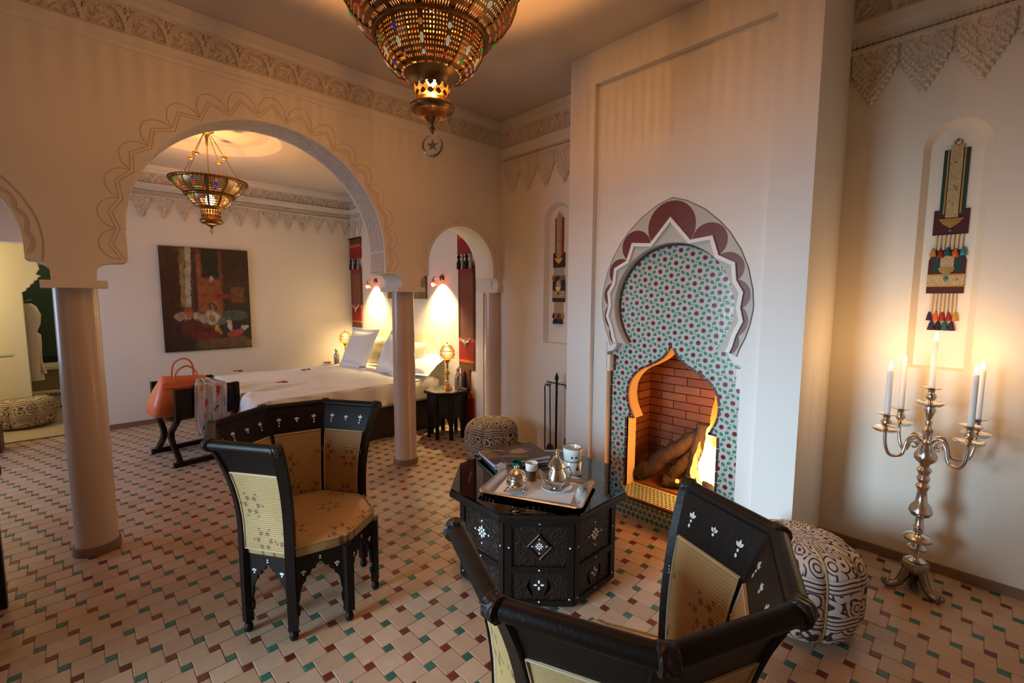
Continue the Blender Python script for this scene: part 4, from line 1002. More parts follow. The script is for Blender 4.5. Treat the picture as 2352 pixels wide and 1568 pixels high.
def candle(x, y, z0, h, label):
    t = thing('candle', label, 'candle', (x, y, z0), 0, 'lit candles on the candelabra')
    MB().lathe([(.0135, 0), (.0135, h - .004), (.011, h), (.004, h - .003), (.001, h - .004)], 16).obj('wax', m_wax, t, smooth=40)
    MB().tube([(0, 0, h - .006), (.001, 0, h + .007)], .0012, 5).obj('wick', m_dark, t)
    MB().lathe([(.0015, h + .004), (.0065, h + .012), (.0080, h + .022), (.0055, h + .036), (.002, h + .048), (.0004, h + .053)], 12).obj('flame', m_cflame, t, smooth=60)
    l = point('candle_light', (x, y, z0 + h + .075), 1.34, (1, .52, .18), .012); return t
candle(3.255, .172, 1.127, .252, 'tallest white candle, lit on the centre of the candelabra')
for (a, rho), h, lb in zip(ARMS, (.245, .262, .262, .262), ('lit white candle on the front arm nearest the chimney', 'lit white candle on the rear arm nearest the chimney', 'lit white candle on the front arm away from the chimney', 'lit white candle on the rear arm away from the chimney')):
    candle(3.255 + rho * cos(radians(a)), .172 + rho * sin(radians(a)), .973, h, lb)

# ------------------------------------------------------------------ pierced brass chandeliers
def along(prof, t):
    k = t * (len(prof) - 1); i = min(int(k), len(prof) - 2); f = k - i; (r0_, z0_), (r1_, z1_) = prof[i], prof[i + 1]
    return r0_ + (r1_ - r0_) * f, z0_ + (z1_ - z0_) * f, atan2(z1_ - z0_, r1_ - r0_)
def chandelier(label, x, y, z0, big_, mid_, low, rim, ring, zc, mats, light, npan=12, bulb_z=None, lz=None, k=1.):
    """big_/mid_: profiles of the two pierced bowls (r, z); low: (throat profile, plate profile); all z above the finial"""
    t = thing('chandelier', label, 'chandelier', (x, y, z0), 0, 'pierced brass chandeliers')
    b1 = MB().rings([[(r * cos(2 * pi * j / 72), r * sin(2 * pi * j / 72), z) for j in range(72)] for r, z in big_], cap0=False, cap1=False).obj('upper_bowl', mats[0], t, smooth=60, fixn=False)
    b2 = MB().rings([[(r * cos(2 * pi * j / 72), r * sin(2 * pi * j / 72), z) for j in range(72)] for r, z in mid_], cap0=False, cap1=False).obj('lower_bowl', mats[1], t, smooth=60, fixn=False)
    MB().rings([[(r * cos(2 * pi * j / 48), r * sin(2 * pi * j / 48), z) for j in range(48)] for r, z in low[0]], cap0=False, cap1=False).obj('throat', mats[2], t, smooth=60, fixn=False)
    MB().rings([[(r * cos(2 * pi * j / 48), r * sin(2 * pi * j / 48), z) for j in range(48)] for r, z in low[1]], cap0=False, cap1=False).obj('cup', m_brass, t, smooth=60, fixn=False)
    MB().rings([[(r * cos(2 * pi * j / 48), r * sin(2 * pi * j / 48), z) for j in range(48)] for r, z in low[2]], cap0=False, cap1=False).obj('bottom_plate', m_brass, t, smooth=60, fixn=False)
    MB().rings([[(r * cos(2 * pi * j / 48), r * sin(2 * pi * j / 48), z) for j in range(48)] for r, z in low[3]], cap0=False, cap1=False).obj('pierced_base', mats[3], t, smooth=60, fixn=False)
    MB().lathe(low[4], 20).obj('stem', m_brass, t, smooth=50)
    for (r, z), nm in ((rim, 'rope_rim'), (ring, 'rope_ring')):
        n = int(110 * r / .3); n += n % 2
        MB().tube([(r * cos(2 * pi * j / n), r * sin(2 * pi * j / n), z) for j in range(n)], [(.021 if j % 2 else .011) * k for j in range(n)], 8, closed=True).obj(nm, m_brass, t, smooth=70)
    # ribs between the panels and coloured glass let into them
    for prof, par, gset in ((big_, b1, ((.35, .030, 0), (.6, .045, 3), (.8, .028, 1))), (mid_, b2, ((.30, .020, 2), (.55, .040, 4), (.80, .024, 1)))):
        for q in range(npan):
            a = 2 * pi * q / npan; MB().tube([((r + .003) * cos(a), (r + .003) * sin(a), z) for r, z in prof], .0055 * k, 6).obj('rib', m_brass, par, smooth=60)
            am = a + pi / npan
            for gi, (tt, L, gc_) in enumerate(gset):
                r, z, sl = along(prof, tt); L *= k; er = Vector((cos(am), sin(am), 0)); et = Vector((-sin(am), cos(am), 0)); ev = er * cos(sl) + Vector((0, 0, sin(sl))); nn = et.cross(ev)
                c = er * r + Vector((0, 0, z)); nn = nn if nn.dot(er) > 0 else -nn; nn = -nn if nn.z > 0 and nn.dot(er) < 0 else nn
                pts = [c + nn * .0035 + ev * (L / 2 * cos(u)) + et * (L * (.2 if gi == 1 else .36) * sin(u)) for u in [2 * pi * i / 10 for i in range(10)]]
                pin = [c - nn * .002 + (p - c - nn * .0035) for p in pts]
                MB().rings([pin, pts]).obj('glass_gem', m_gems[(gc_ + q * (1 if gi != 1 else (0 if prof is mid_ else 2))) % 5], par)
    if bulb_z: MB().ball((0, 0, bulb_z), .024 * k, 12, 1.3).obj('bulb', m_bulb, t, smooth=60)
    # chains with balls up to the canopy
    for q in range(4):
        a = radians(45 + 90 * q); p0 = Vector((rim[0] * .95 * cos(a), rim[0] * .95 * sin(a), rim[1])); p1 = Vector((.03 * cos(a), .03 * sin(a), zc - .03)); n = 36
        MB().tube([p0.lerp(p1, i / n) for i in range(n + 1)], [.0042 if i % 2 else .002 for i in range(n + 1)], 5).obj('chain', m_brass, t)
        c = p0.lerp(p1, .5); MB().lathe([(.002, -.024), (.02, -.018), (.03, -.003), (.026, .010), (.010, .020), (.003, .026)], 16, c).obj('chain_ball', m_gold, t, smooth=60)
    MB().tube([(0, 0, ring[1]), (0, 0, zc)], .006, 8).obj('rod', m_gold, t); MB().lathe([(.010, zc - .15), (.016, zc - .06), (.03, zc - .035), (.066, zc - .012), (.066, zc)], 24).obj('canopy', m_gold, t, smooth=50)
    if light: point('chandelier_light', (x, y, z0 + lz), light, WARM, .035)
    return t
Z0 = 2.258
S_ = lambda L: [(r, z - Z0) for r, z in L]
pm = [mk_perf('pierced_brass_upper', 72, 30, .58), mk_perf('pierced_brass_lower', 54, 32, .46), mk_perf('pierced_brass_throat', 7, 14, -.12, panel=0), mk_perf('pierced_brass_base', 30, 130, .0, panel=0)]
mc = chandelier('large pierced brass chandelier hanging in the salon above the table', 1.27, 1.862, Z0,
    S_([(.250, 2.785), (.29, 2.80), (.335, 2.84), (.372, 2.895), (.395, 2.955), (.41, 3.03)]), S_([(.130, 2.618), (.165, 2.632), (.203, 2.668), (.230, 2.715), (.244, 2.770)]),
    (S_([(.083, 2.506), (.080, 2.525), (.080, 2.548), (.084, 2.566)]), S_([(.084, 2.566), (.092, 2.585), (.112, 2.605), (.130, 2.618)]), S_([(.083, 2.506), (.094, 2.490), (.104, 2.480), (.104, 2.468), (.088, 2.456)]), S_([(.088, 2.456), (.075, 2.444), (.055, 2.434), (.034, 2.428)]), S_([(.036, 2.430), (.028, 2.420), (.014, 2.405), (.009, 2.390), (.015, 2.384), (.015, 2.374), (.006, 2.366), (.003, 2.352)])),
    (.412, 3.035 - Z0), (.248, 2.778 - Z0), HC - Z0, pm, 102, 12, 2.60 - Z0, 2.86 - Z0)
# crescent and star under it
cr_ = MB(); R_ = .047; n = 40
cr_.tube([(0, R_ * sin(radians(20 + 320 * i / n)), .05 + R_ * cos(radians(20 + 320 * i / n))) for i in range(n + 1)], [.0015 + .0065 * sin(pi * i / n) for i in range(n + 1)], 8).xf(Matrix.Rotation(radians(38), 4, 'Z')).obj('crescent', m_oldsilver, mc, smooth=60)
sp_ = [((.030 if i % 2 == 0 else .011) * sin(pi * i / 5), .05 + (.030 if i % 2 == 0 else .011) * cos(pi * i / 5)) for i in range(10)]
MB().prism([sp_], lambda u, v, w: (w, u, v), -.003, .003).xf(Matrix.Rotation(radians(38), 4, 'Z')).obj('star', m_oldsilver, mc)
Z1 = 2.22
S1_ = lambda L: [(r, z - Z1) for r, z in L]
pm2 = [mk_perf('pierced_brass_bed_upper', 60, 28, .40, (.34, .22, .09)), mk_perf('pierced_brass_bed_lower', 40, 26, .20, (.34, .22, .09)), mk_perf('pierced_brass_bed_throat', 12, 12, .0, panel=0), pm[3]]
bc = chandelier('smaller pierced brass chandelier seen through the arch over the bedroom', 1.08, 5.55, Z1,
    S1_([(.205, 2.615), (.235, 2.63), (.275, 2.665), (.305, 2.705), (.325, 2.75)]), S1_([(.118, 2.500), (.145, 2.515), (.178, 2.55), (.200, 2.605)]),
    (S1_([(.088, 2.382), (.086, 2.41), (.088, 2.44), (.092, 2.468)]), S1_([(.092, 2.468), (.10, 2.48), (.118, 2.50)]), S1_([(.088, 2.382), (.100, 2.365), (.104, 2.352), (.092, 2.338)]), S1_([(.092, 2.338), (.07, 2.328), (.045, 2.32)]), S1_([(.047, 2.322), (.035, 2.31), (.018, 2.30), (.010, 2.285)])),
    (.326, 2.752 - Z1), (.203, 2.610 - Z1), HB + .072 - Z1, pm2, 38, 10, 2.55 - Z1, 2.70 - Z1)
for k in range(3): MB().tube([(.014 * cos(u) * (1 if k % 2 else .2), .014 * cos(u) * (.2 if k % 2 else 1), .02 + .022 * k + .015 * sin(u)) for u in [2 * pi * i / 12 for i in range(12)]], .0035, 6, closed=True).obj('hook_link', m_oldsilver, bc)
MB().ball((0, 0, 2.57 - Z1), .045, 14, 1.2).obj('glowing_shade', m_bulb, bc, smooth=60)

# ------------------------------------------------------------------ woven hangings
def hanging(label, x, y, zt, strap, k=1.):
    """hanging on a wall that faces -x; y across, z down from the ring at zt"""
    t = thing('wall_hanging', label, 'wall hanging', (x, y, zt), 0, 'tasselled strap hangings in the niches')
    def pl_(y0, y1, z0, z1, w0, w1): return MB().prism([rect(y0, y1, z0, z1)], lambda u, v, w: (-w, u, v), w0, w1)
    MB().tube([(-.012, .014 * cos(u), -.012 + .016 * sin(u)) for u in [2 * pi * i / 16 for i in range(16)]], .0035, 6, closed=True).obj('ring', m_gold, t)
    MB().tube([(0, 0, 0), (-.015, 0, .006)], .004, 6).obj('nail', m_iron, t)
    pl_(-.052, .052, -.40, -.045, .004, .010).obj('strap', strap, t)
    pl_(-.026, .026, -.42, -.022, .010, .014).obj('gold_band', m_goldcloth, t)
    for s_ in (-1, 1): pl_(s_ * .034 - .003, s_ * .034 + .003, -.40, -.045, .010, .0115).obj('yellow_edge', m_yel, t)
    pl_(-.073, .073, -.515, -.375, .004, .0095).obj('upper_block', m_burg, t)
    MB().prism([[(-.052, -.425), (.052, -.425), (.035, -.452), (0, -.480), (-.035, -.452)]], lambda u, v, w: (-w, u, v), .0095, .0145).obj('brass_pendant', m_gold, t)
    MB().ball((-.014, 0, -.492), .008, 8).obj('bead', m_blue, t)
    tuf = [m_blue, m_ora, m_teal, m_redcloth, m_yel]
    for i in range(7):
        yy = -.054 + .018 * i; MB().tube([(-.012, yy, -.515), (-.013, yy + .002, -.60)], .0048, 7).obj('bead_string', m_cord, t)
    for i in range(5):
        yy = -.062 + .031 * i; MB().lathe([(.004, 0), (.011, -.018), (.016, -.045), (.014, -.050), (.001, -.048)], 10, (-.018, yy, -.585 - .008 * (i % 2))).obj('tassel', tuf[i], t, smooth=50)
    MB().prism([[(-.06, -.60), (.062, -.60), (.078, -.66), (.078, -.845), (-.078, -.845), (-.078, -.66)]], lambda u, v, w: (-w, u, v), .003, .009).obj('lower_block', m_burg, t)
    pl_(-.060, .060, -.725, -.605, .009, .0105).obj('green_field', m_green, t); pl_(-.028, .028, -.72, -.61, .0105, .012).obj('gold_band', m_goldcloth, t)
    pl_(-.078, .078, -.800, -.742, .009, .012).obj('woven_band', m_goldcloth, t)
    for z in (-.738, -.804): pl_(-.078, .078, z - .003, z + .003, .009, .0125).obj('yellow_edge', m_yel, t)
    MB().prism([[(-.036, -.70), (.036, -.70), (.028, -.722), (0, -.745), (-.028, -.722)]], lambda u, v, w: (-w, u, v), .012, .017).obj('brass_pendant', m_gold, t); MB().ball((-.016, 0, -.762), .010, 8, 1.4).obj('bead', m_blue, t)
    for i in range(7):
        yy = -.048 + .016 * i; MB().tube([(-.010, yy, -.845), (-.012, yy * 1.05, -.985)], .0052, 7).obj('bead_string', m_cord, t)
    lw = [m_yel, m_redcloth, m_redcloth, m_ora, m_pur]; l2 = [m_pur, m_teal, m_dark, m_pur]
    for i in range(5): MB().lathe([(.004, 0), (.009, -.014), (.015, -.05), (.001, -.052)], 10, (-.016, -.054 + .027 * i, -.950)).obj('tassel', lw[i], t, smooth=50)
    for i in range(4): MB().lathe([(.004, 0), (.010, -.016), (.019, -.055), (.001, -.057)], 10, (-.020, -.042 + .028 * i, -1.0)).obj('tassel', l2[i], t, smooth=50)
    return t
hanging('tasselled green and gold strap hanging in the niche above the candelabra', XR + .05, .176, 2.475, m_green)
hanging('tasselled red and gold strap hanging in the niche left of the chimney', XF + .05, 2.885, 2.40, m_redcloth)
def banner(label, y, z1, z0, w):
    t = thing('banner', label, 'wall hanging', (XB, y, z1), 0, 'red banners flanking the bed')
    H = z1 - z0
    def pl_(y0, y1, a, b_, w0, w1, m, nm): return MB().prism([rect(y0, y1, a, b_)], lambda u, v, q: (-q, u, v), w0, w1).obj(nm, m, t)
    h = w / 2
    MB().tube([(-.03, -h - .03, -.012), (-.03, h + .03, -.012)], .012, 8).obj('rod', m_wood, t)
    pl_(-h, h, -.11, 0, .012, .03, m_brownstripe, 'top_band'); pl_(-h, h, -.155, -.11, .012, .032, m_orangecloth, 'orange_stripe'); pl_(-h, h, -.33, -.155, .012, .03, m_redcloth, 'red_block')
    for i in range(4): MB().lathe([(.006, 0), (.022, -.03), (.012, -.06), (.026, -.10), (.026, -.17), (.002, -.172)], 10, (-.04, -h * .72 + h * .48 * i, -.33)).obj('silver_tassel', m_dark if i % 2 else m_oldsilver, t, smooth=50)
    pl_(-h * .85, h * .85, -.55, -.46, .012, .034, m_redcloth, 'red_cuff')
    e = -H + .62 if H < 1.9 else -1.30
    pl_(-h * .80, h * .80, e, -.46, .006, .024, m_rust, 'long_panel'); pl_(-h * .95, -h * .80, e, -.46, .004, .026, m_brownstripe, 'side_strip'); pl_(h * .80, h * .95, e, -.46, .004, .026, m_brownstripe, 'side_strip')
    def pend(z, s_): 
        MB().tube([(-.036, s_ * cos(u), z + s_ * .75 * sin(u)) for u in [radians(190 + 160 * i / 14) for i in range(15)]], [.004 + .012 * sin(pi * i / 14) for i in range(15)], 7).obj('silver_crescent', m_silver, t, smooth=60)
        MB().prism([[(0, z - s_ * .5), (s_ * .35, z - s_ * .8), (0, z - s_ * 1.5), (-s_ * .35, z - s_ * .8)]], lambda u, v, q: (-q, u, v), .03, .042).obj('silver_pendant', m_silver, t)
    pend(e + .03, h * .62)
    pl_(-h * .9, h * .9, e - .04, e, .008, .026, m_orangecloth, 'orange_stripe'); pl_(-h * .9, h * .9, e - .25, e - .04, .008, .028, m_redcloth, 'red_block'); pl_(-h * .9, h * .9, e - .28, e - .25, .008, .028, m_orangecloth, 'orange_stripe'); pl_(-h * .9, h * .9, e - .36, e - .28, .008, .026, m_brownstripe, 'brown_band')
    if H > 1.9:
        pl_(-h * .35, h * .75, e - .62, e - .36, .006, .02, m_rust, 'lower_panel'); MB().lathe([(.006, 0), (.024, -.04), (.03, -.14), (.03, -.2), (.002, -.2)], 10, (-.035, .03, e - .38)).obj('silver_tassel', m_dark, t, smooth=50)
        f = e - .62; pl_(-h * .8, h * .5, f - .06, f, .008, .024, m_orangecloth, 'orange_stripe'); pl_(-h * .9, h * .5, f - .30, f - .06, .008, .028, m_redcloth, 'red_block'); pend(f - .04, h * .45); pl_(-h * .95, h * .5, f - .42, f - .30, .008, .026, m_brownstripe, 'brown_band')
        MB().lathe([(.006, 0), (.022, -.05), (.028, -.14), (.002, -.14)], 10, (-.03, 0, f - .42)).obj('end_tassel', m_dark, t, smooth=50); MB().lathe([(.005, 0), (.03, -.03), (.03, -.06), (.002, -.06)], 10, (-.03, 0, f - .55)).obj('end_tuft', m_redcloth, t, smooth=50)
    return t
banner('long red banner with silver crescent in the far corner of the bedroom', 6.985, 2.525, .85, .36)
banner('long red banner with two silver crescents seen through the small arch', 4.17, 2.42, .12, .30)

# ------------------------------------------------------------------ fire irons
fs = thing('fire_iron_stand', 'black iron stand for the fire tools beside the chimney', 'fire tool stand', (3.22, 2.74, 0))
MB().tube([(0, 0, .012), (0, 0, .80)], .011, 10).obj('pole', m_iron, fs, smooth=50)
MB().lathe([(.010, .80), (.014, .81), (.010, .82), (.020, .845), (.016, .868), (.001, .905)], 10).obj('spear_tip', m_iron, fs, smooth=40)
MB().lathe([(.10, 0), (.10, .008), (.02, .016), (.011, .03)], 20).obj('foot_plate', m_iron, fs, smooth=40)
MB().tube([(0, -.12, .795), (0, .11, .80)], .006, 8).obj('cross_bar', m_iron, fs)
for y in (.115, -.125): MB().tube([(.0, y + .018 * cos(u), .785 + .018 * sin(u)) for u in [radians(60 + 300 * i / 14) for i in range(15)]], .005, 6).obj('hook', m_iron, fs)
pk_ = thing('poker', 'thin black iron poker with curled handle on the tool stand', 'poker', (3.215, 2.875, 0))
MB().tube([(0, 0, .10), (0, .005, .66), (0, .010, .745), (0, -.002, .770), (0, -.025, .775), (0, -.04, .76)], .006, 8).obj('shaft', m_iron, pk_, smooth=60); MB().tube([(0, 0, .10), (0, 0, .06)], [.007, .002], 8).obj('point', m_iron, pk_)
sh = thing('fire_shovel', 'black iron shovel hanging between poker and stand pole', 'shovel', (3.225, 2.815, 0))
MB().tube([(0, 0, .20), (0, .012, .77)], .006, 8).obj('shaft', m_iron, sh); MB().prism([[(-.045, .06), (.045, .06), (.05, .15), (.02, .20), (-.02, .20), (-.05, .15)]], lambda u, v, w: (w, u, v), -.004, .004).obj('blade', m_iron, sh); MB().tube([(0, .012 + .014 * cos(u), .785 + .014 * sin(u)) for u in [2 * pi * i / 12 for i in range(12)]], .004, 6, closed=True).obj('loop', m_iron, sh)
br = thing('hearth_brush', 'black hearth brush hanging beside the chimney corner', 'brush', (3.225, 2.615, 0))
MB().tube([(0, 0, .30), (0, 0, .77)], .006, 8).obj('shaft', m_iron, br); MB().lathe([(.012, .31), (.022, .29), (.030, .16), (.028, .10), (.001, .10)], 14).obj('bristles', m_dark, br, smooth=40)

# ------------------------------------------------------------------ bed
bd = thing('bed', 'wide bed on a dark brown boxed base in the bedroom', 'bed', (2.28, 5.55, 0))
MB().box(-.86, .98, -.90, .90, 0, .34).obj('bed_base', m_bedbase, bd)
MB().rings([[(x + .06, y, z) for x, y in rrect(.93 - i_, .89 - i_, .08, 4)] for z, i_ in ((.34, .02), (.36, 0), (.56, 0), (.59, .03))]).obj('mattress', m_linen, bd, smooth=50)
dv = MB()
def duvet(u, v):
    X0, X1, Y0, Y1 = 1.21, 3.12, 4.63, 6.47; ov = .34
    sx = u * (X1 - X0 + ov) + X0 - ov; sy = v * (Y1 - Y0 + 2 * ov) + Y0 - ov
    dx = max(0, X0 - sx); dy = max(0, Y0 - sy, sy - Y1); sg_ = -1 if sy < (Y0 + Y1) / 2 else 1
    x, y = max(sx, X0), min(max(sy, Y0), Y1); d = sqrt(dx * dx + dy * dy); z = .625 + .035 * sin(pi * min(1, max(0, (x - X0) / (X1 - X0)))) * sin(pi * (y - Y0) / (Y1 - Y0))
    R = .11
    if d > 0:
        a = min(d / R, pi / 2 * 1.0); hx, hy = (dx / d, dy / d); out = R * sin(a); drop = R * (1 - cos(a)) + max(0, d - R * pi / 2)
        wob = 1 + .35 * noise.noise(Vector((sx * 2.3, sy * 2.3, 1))) ; x -= hx * out * .55 * wob; y += sg_ * hy * out * .35 * wob; z -= min(drop, .235 if dy > dx else .30)
    p = Vector((sx * 3.1, sy * 2.2, 0)); z += .012 * noise.noise(p) + .006 * noise.noise(p * 2.7)
    fold = max(0, 1 - (x - X0) / .55); z += .022 * fold * sin(7 * y + 5 * noise.noise(Vector((x * 2, y * 2, 4)))) ; x -= .02 * fold * sin(9 * y + 2 * x)
    if d > .05: k = .018 * sin((sx if dy > dx else sy) * 19 + 3 * noise.noise(p)); y += sg_ * k * (dy > 0); x -= k * (dx > 0)
    return (x, y, z)
dv.grid(duvet, 90, 100)
dvo = dv.obj('duvet', m_linen, smooth=80); tag(dvo, 'white duvet spread over the bed, drooping at its foot', 'duvet')
md_ = dvo.modifiers.new('thickness', 'SOLIDIFY'); md_.thickness = .012; md_.offset = -1
def pillow(label, loc, rot, w, h, th, mat, flange=.04, emb=False):
    t = thing('pillow', label, 'pillow', loc, 0, 'bed pillows'); t.rotation_euler = rot
    def f(sg_):
        def g(u, v):
            x, y = 2 * u - 1, 2 * v - 1; e = max(0, (1 - abs(x) ** 3.2) * (1 - abs(y) ** 3.2)) ** .45
            px = x * w / 2 * (1 - .07 * (1 - y * y) * (abs(x) > .01) * abs(x)); py = y * h / 2 * (1 - .07 * (1 - x * x) * abs(y))
            return (px, sg_ * th / 2 * e * (1 + .1 * noise.noise(Vector((x * 2, y * 2, loc[1])))), py + h / 2)
        return g
    b = MB().grid(f(1), 18, 18); b.grid(f(-1), 18, 18); b.obj('pillow_case', mat, t, smooth=80)
    if flange:
        o_ = [(x * w / 2, y * h / 2 + h / 2) for x, y in ((-1, -1), (0, -.93), (1, -1), (.93, 0), (1, 1), (0, .93), (-1, 1), (-.93, 0))]; i_ = [(x * (1 + 2 * flange / w * .0) * .93, (y - h / 2) * .93 + h / 2) for x, y in o_]; o2 = [(x * (1 + 2 * flange / w), (y - h / 2) * (1 + 2 * flange / h) + h / 2) for x, y in o_]
        MB().prism([o2, i_], lambda u, v, w_: (u, w_, v), -.003, .003).obj('flange', mat, t)
    return t
tl = radians(-24)
pillow('white square pillow propped up at the far side of the bed', (2.72, 5.98, .665), (radians(-25), 0, radians(-84)), .56, .50, .17, m_linen)
pillow('white square pillow propped up behind the slender column', (2.80, 5.18, .665), (radians(-25), 0, radians(-94)), .56, .50, .17, m_linen)
pillow('cream pillow leaning on the wall behind the far white pillow', (3.03, 5.82, .65), (radians(-16), 0, radians(-90)), .70, .40, .16, m_cream, 0)
pillow('cream pillow leaning on the wall behind the near white pillow', (3.03, 5.12, .65), (radians(-16), 0, radians(-90)), .70, .40, .16, m_cream, 0)
pillow('white embroidered pillow lying nearest the brass bedside lamp', (2.87, 4.86, .68), (radians(-66), radians(0), radians(-70)), .66, .42, .16, m_linen, .03)
for i, (x, y, lb) in enumerate(((1.44, 6.42, 'dark red flower at the far foot corner of the duvet'), (1.56, 5.16, 'dark red flower on the duvet nearest the bench'), (2.05, 5.83, 'dark red flower in the middle of the duvet'), (2.66, 5.55, 'dark red flower between the two white pillows'), (2.50, 6.30, 'dark red flower beside the far white pillow'))):
    t = thing('flower', lb, 'flower', (x, y, .672 if i else .655), i * .7, 'red flowers strewn on the bed')
    for k in range(7):
        a = 2 * pi * k / 7 + .3 * i; r = random.uniform(.02, .06); L = [rot2(p, a) for p in leaf(.055, .018, 5)]
        MB().prism([[(r * cos(a) * .6 + p[0], r * sin(a) * .9 + p[1]) for p in L]], lambda u, v, w: (u, v, w + .012 + .15 * abs(u)), 0, .004).obj('petal', m_petal, t)

# ------------------------------------------------------------------ bedside tables, lamps, bottles
def nightstand(label, x, y):
    t = thing('bedside_table', label, 'bedside table', (x, y, 0), 0, 'octagonal bedside tables')
    MB().rings([octring(.225, .505), octring(.255, .515), octring(.265, .525), octring(.262, .540), octring(.255, .545)]).obj('top', m_wood, t)
    MB().rings([octring(.245, .545), octring(.245, .5465)]).obj('mirror_inlay', m_steel, t)
    R = .215
    def q(k, s, z, d=0):
        a, b_ = radians(22.5 + 45 * k), radians(67.5 + 45 * k); am = (a + b_) / 2; p = Vector((R * cos(a), R * sin(a), z)).lerp(Vector((R * cos(b_), R * sin(b_), z)), s); return tuple(p + Vector((cos(am), sin(am), 0)) * d)
    for k in range(8):
        A = [(0, 0), (.16, 0), (.16, .16), (.24, .20), (.30, .235), (.40, .25), (.5, .285)]; L = [(0, .51)] + A + [(1 - x_, z_) for x_, z_ in reversed(A[:-1])] + [(1, .51)]
        MB().prism([L], lambda u, v, w: q(k, u, v, w), -.014, 0).obj('side_panel', m_carved, t)
        MB().prism([rect(.18, .82, .30, .48)], lambda u, v, w: q(k, u, v, w), -.001, .006).obj('carved_field', m_carved, t)
        a = radians(22.5 + 45 * k); c = (R * cos(a), R * sin(a)); MB().lathe([(.016, 0), (.016, .50)], 8, (c[0] * .985, c[1] * .985, 0)).obj('leg', m_wood, t)
    return t
nightstand('carved octagonal bedside table behind the slender column', 3.05, 4.255); nightstand('carved octagonal bedside table in the far bedroom corner', 3.03, 6.86)
def bedlamp(label, x, y, w):
    t = thing('table_lamp', label, 'table lamp', (x, y, .5468), 0, 'brass bedside lamps')
    MB().lathe([(.055, 0), (.058, .008), (.050, .022), (.036, .034), (.026, .050), (.034, .058), (.030, .066), (.016, .080), (.014, .165), (.026, .178), (.030, .192), (.020, .205), (.014, .215), (.013, .300), (.022, .312), (.030, .325), (.036, .338), (.030, .352), (.042, .362), (.040, .368)], 24).obj('stand', m_gold, t, smooth=50)
    pr_ = [(.078, .365), (.084, .385), (.084, .43), (.080, .455), (.066, .485), (.045, .508), (.02, .520), (.004, .524)]
    MB().rings([[(r * cos(2 * pi * j / 40), r * sin(2 * pi * j / 40), z) for j in range(40)] for r, z in pr_], cap0=False, cap1=False).obj('shade', m_lamp, t, smooth=60, fixn=False)
    for z in (.400, .445, .478): r = .086 if z < .46 else .073; MB().tube([(r * cos(2 * pi * j / 32), r * sin(2 * pi * j / 32), z) for j in range(32)], .0035, 6, closed=True).obj('shade_band', m_gold, t)
    for j in range(24): a = 2 * pi * j / 24; MB().ball((.080 * cos(a), .080 * sin(a), .358), .006, 6).obj('fringe_bead', m_gold, t)
    MB().lathe([(.006, .522), (.010, .530), (.003, .540), (.0008, .575)], 10).obj('finial', m_gold, t); MB().ball((0, 0, .455), .026, 12, 1.2).obj('bulb', m_bulb, t, smooth=60)
    point('bedside_light', (x, y, .5468 + .40), w, (1, .6, .24), .03); return t
m_lamp = mk_perf('pierced_lamp_shade', 26, 34, .42, (.70, .38, .12), panel=0)
bedlamp('polished brass lamp with pierced dome on the near bedside table', 3.04, 4.22, 9); bedlamp('polished brass lamp with pierced dome behind the far pillow', 2.99, 6.80, 9)
def bottle(label, x, y):
    t = thing('bottle', label, 'bottle', (x, y, .5468), 0, 'steel bedside bottles')
    MB().lathe([(.036, 0), (.040, .006), (.040, .150), (.037, .165), (.020, .185), (.017, .205), (.020, .208), (.020, .212)], 24).obj('body', m_steel, t, smooth=50); MB().lathe([(.021, .212), (.023, .216), (.022, .236), (.012, .244), (.008, .255), (.001, .257)], 18).obj('cap', m_steel, t, smooth=50); return t
bottle('brushed steel bottle beside the near brass lamp', 3.145, 4.16); bottle('brushed steel bottle in the far corner beside the pillow', 2.90, 6.93)

# ------------------------------------------------------------------ wall lamps, pictures
def wall_lamp(label, y):
    t = thing('wall_lamp', label, 'wall lamp', (XB, y, 1.83), 0, 'reading lamps over the bed')
    MB().lathe([(.001, .0), (.04, .002), (.042, .012), (.030, .028), (.001, .034)], 20).xf(Matrix.Rotation(radians(-90), 4, 'Y')).obj('wall_plate', m_copper, t, smooth=50)
    MB().tube([(-.03, 0, 0), (-.07, 0, .005), (-.125, 0, .008), (-.138, 0, -.005), (-.140, 0, -.03)], .006, 8).obj('arm', m_copper, t, smooth=60)
    MB().rings([[(-.140 + r * cos(2 * pi * j / 24), r * sin(2 * pi * j / 24), z) for j in range(24)] for r, z in ((.014, -.025), (.020, -.045), (.034, -.075), (.046, -.105), (.048, -.112))], cap0=True, cap1=False).obj('bell_shade', m_redglass, t, smooth=60)
    MB().ball((-.140, 0, -.088), .020, 12, 1.2).obj('bulb', m_sbulb, t, smooth=60)
    spot('reading_spot', (XB - .085, y, 1.83 - .05), (.10, 0, -1), 240, (1, .72, .31), 115, blend=1., r=.03); return t
wall_lamp('lit reading lamp above the far side of the bed', 6.36); wall_lamp('lit reading lamp framed by the small arch', 4.66)
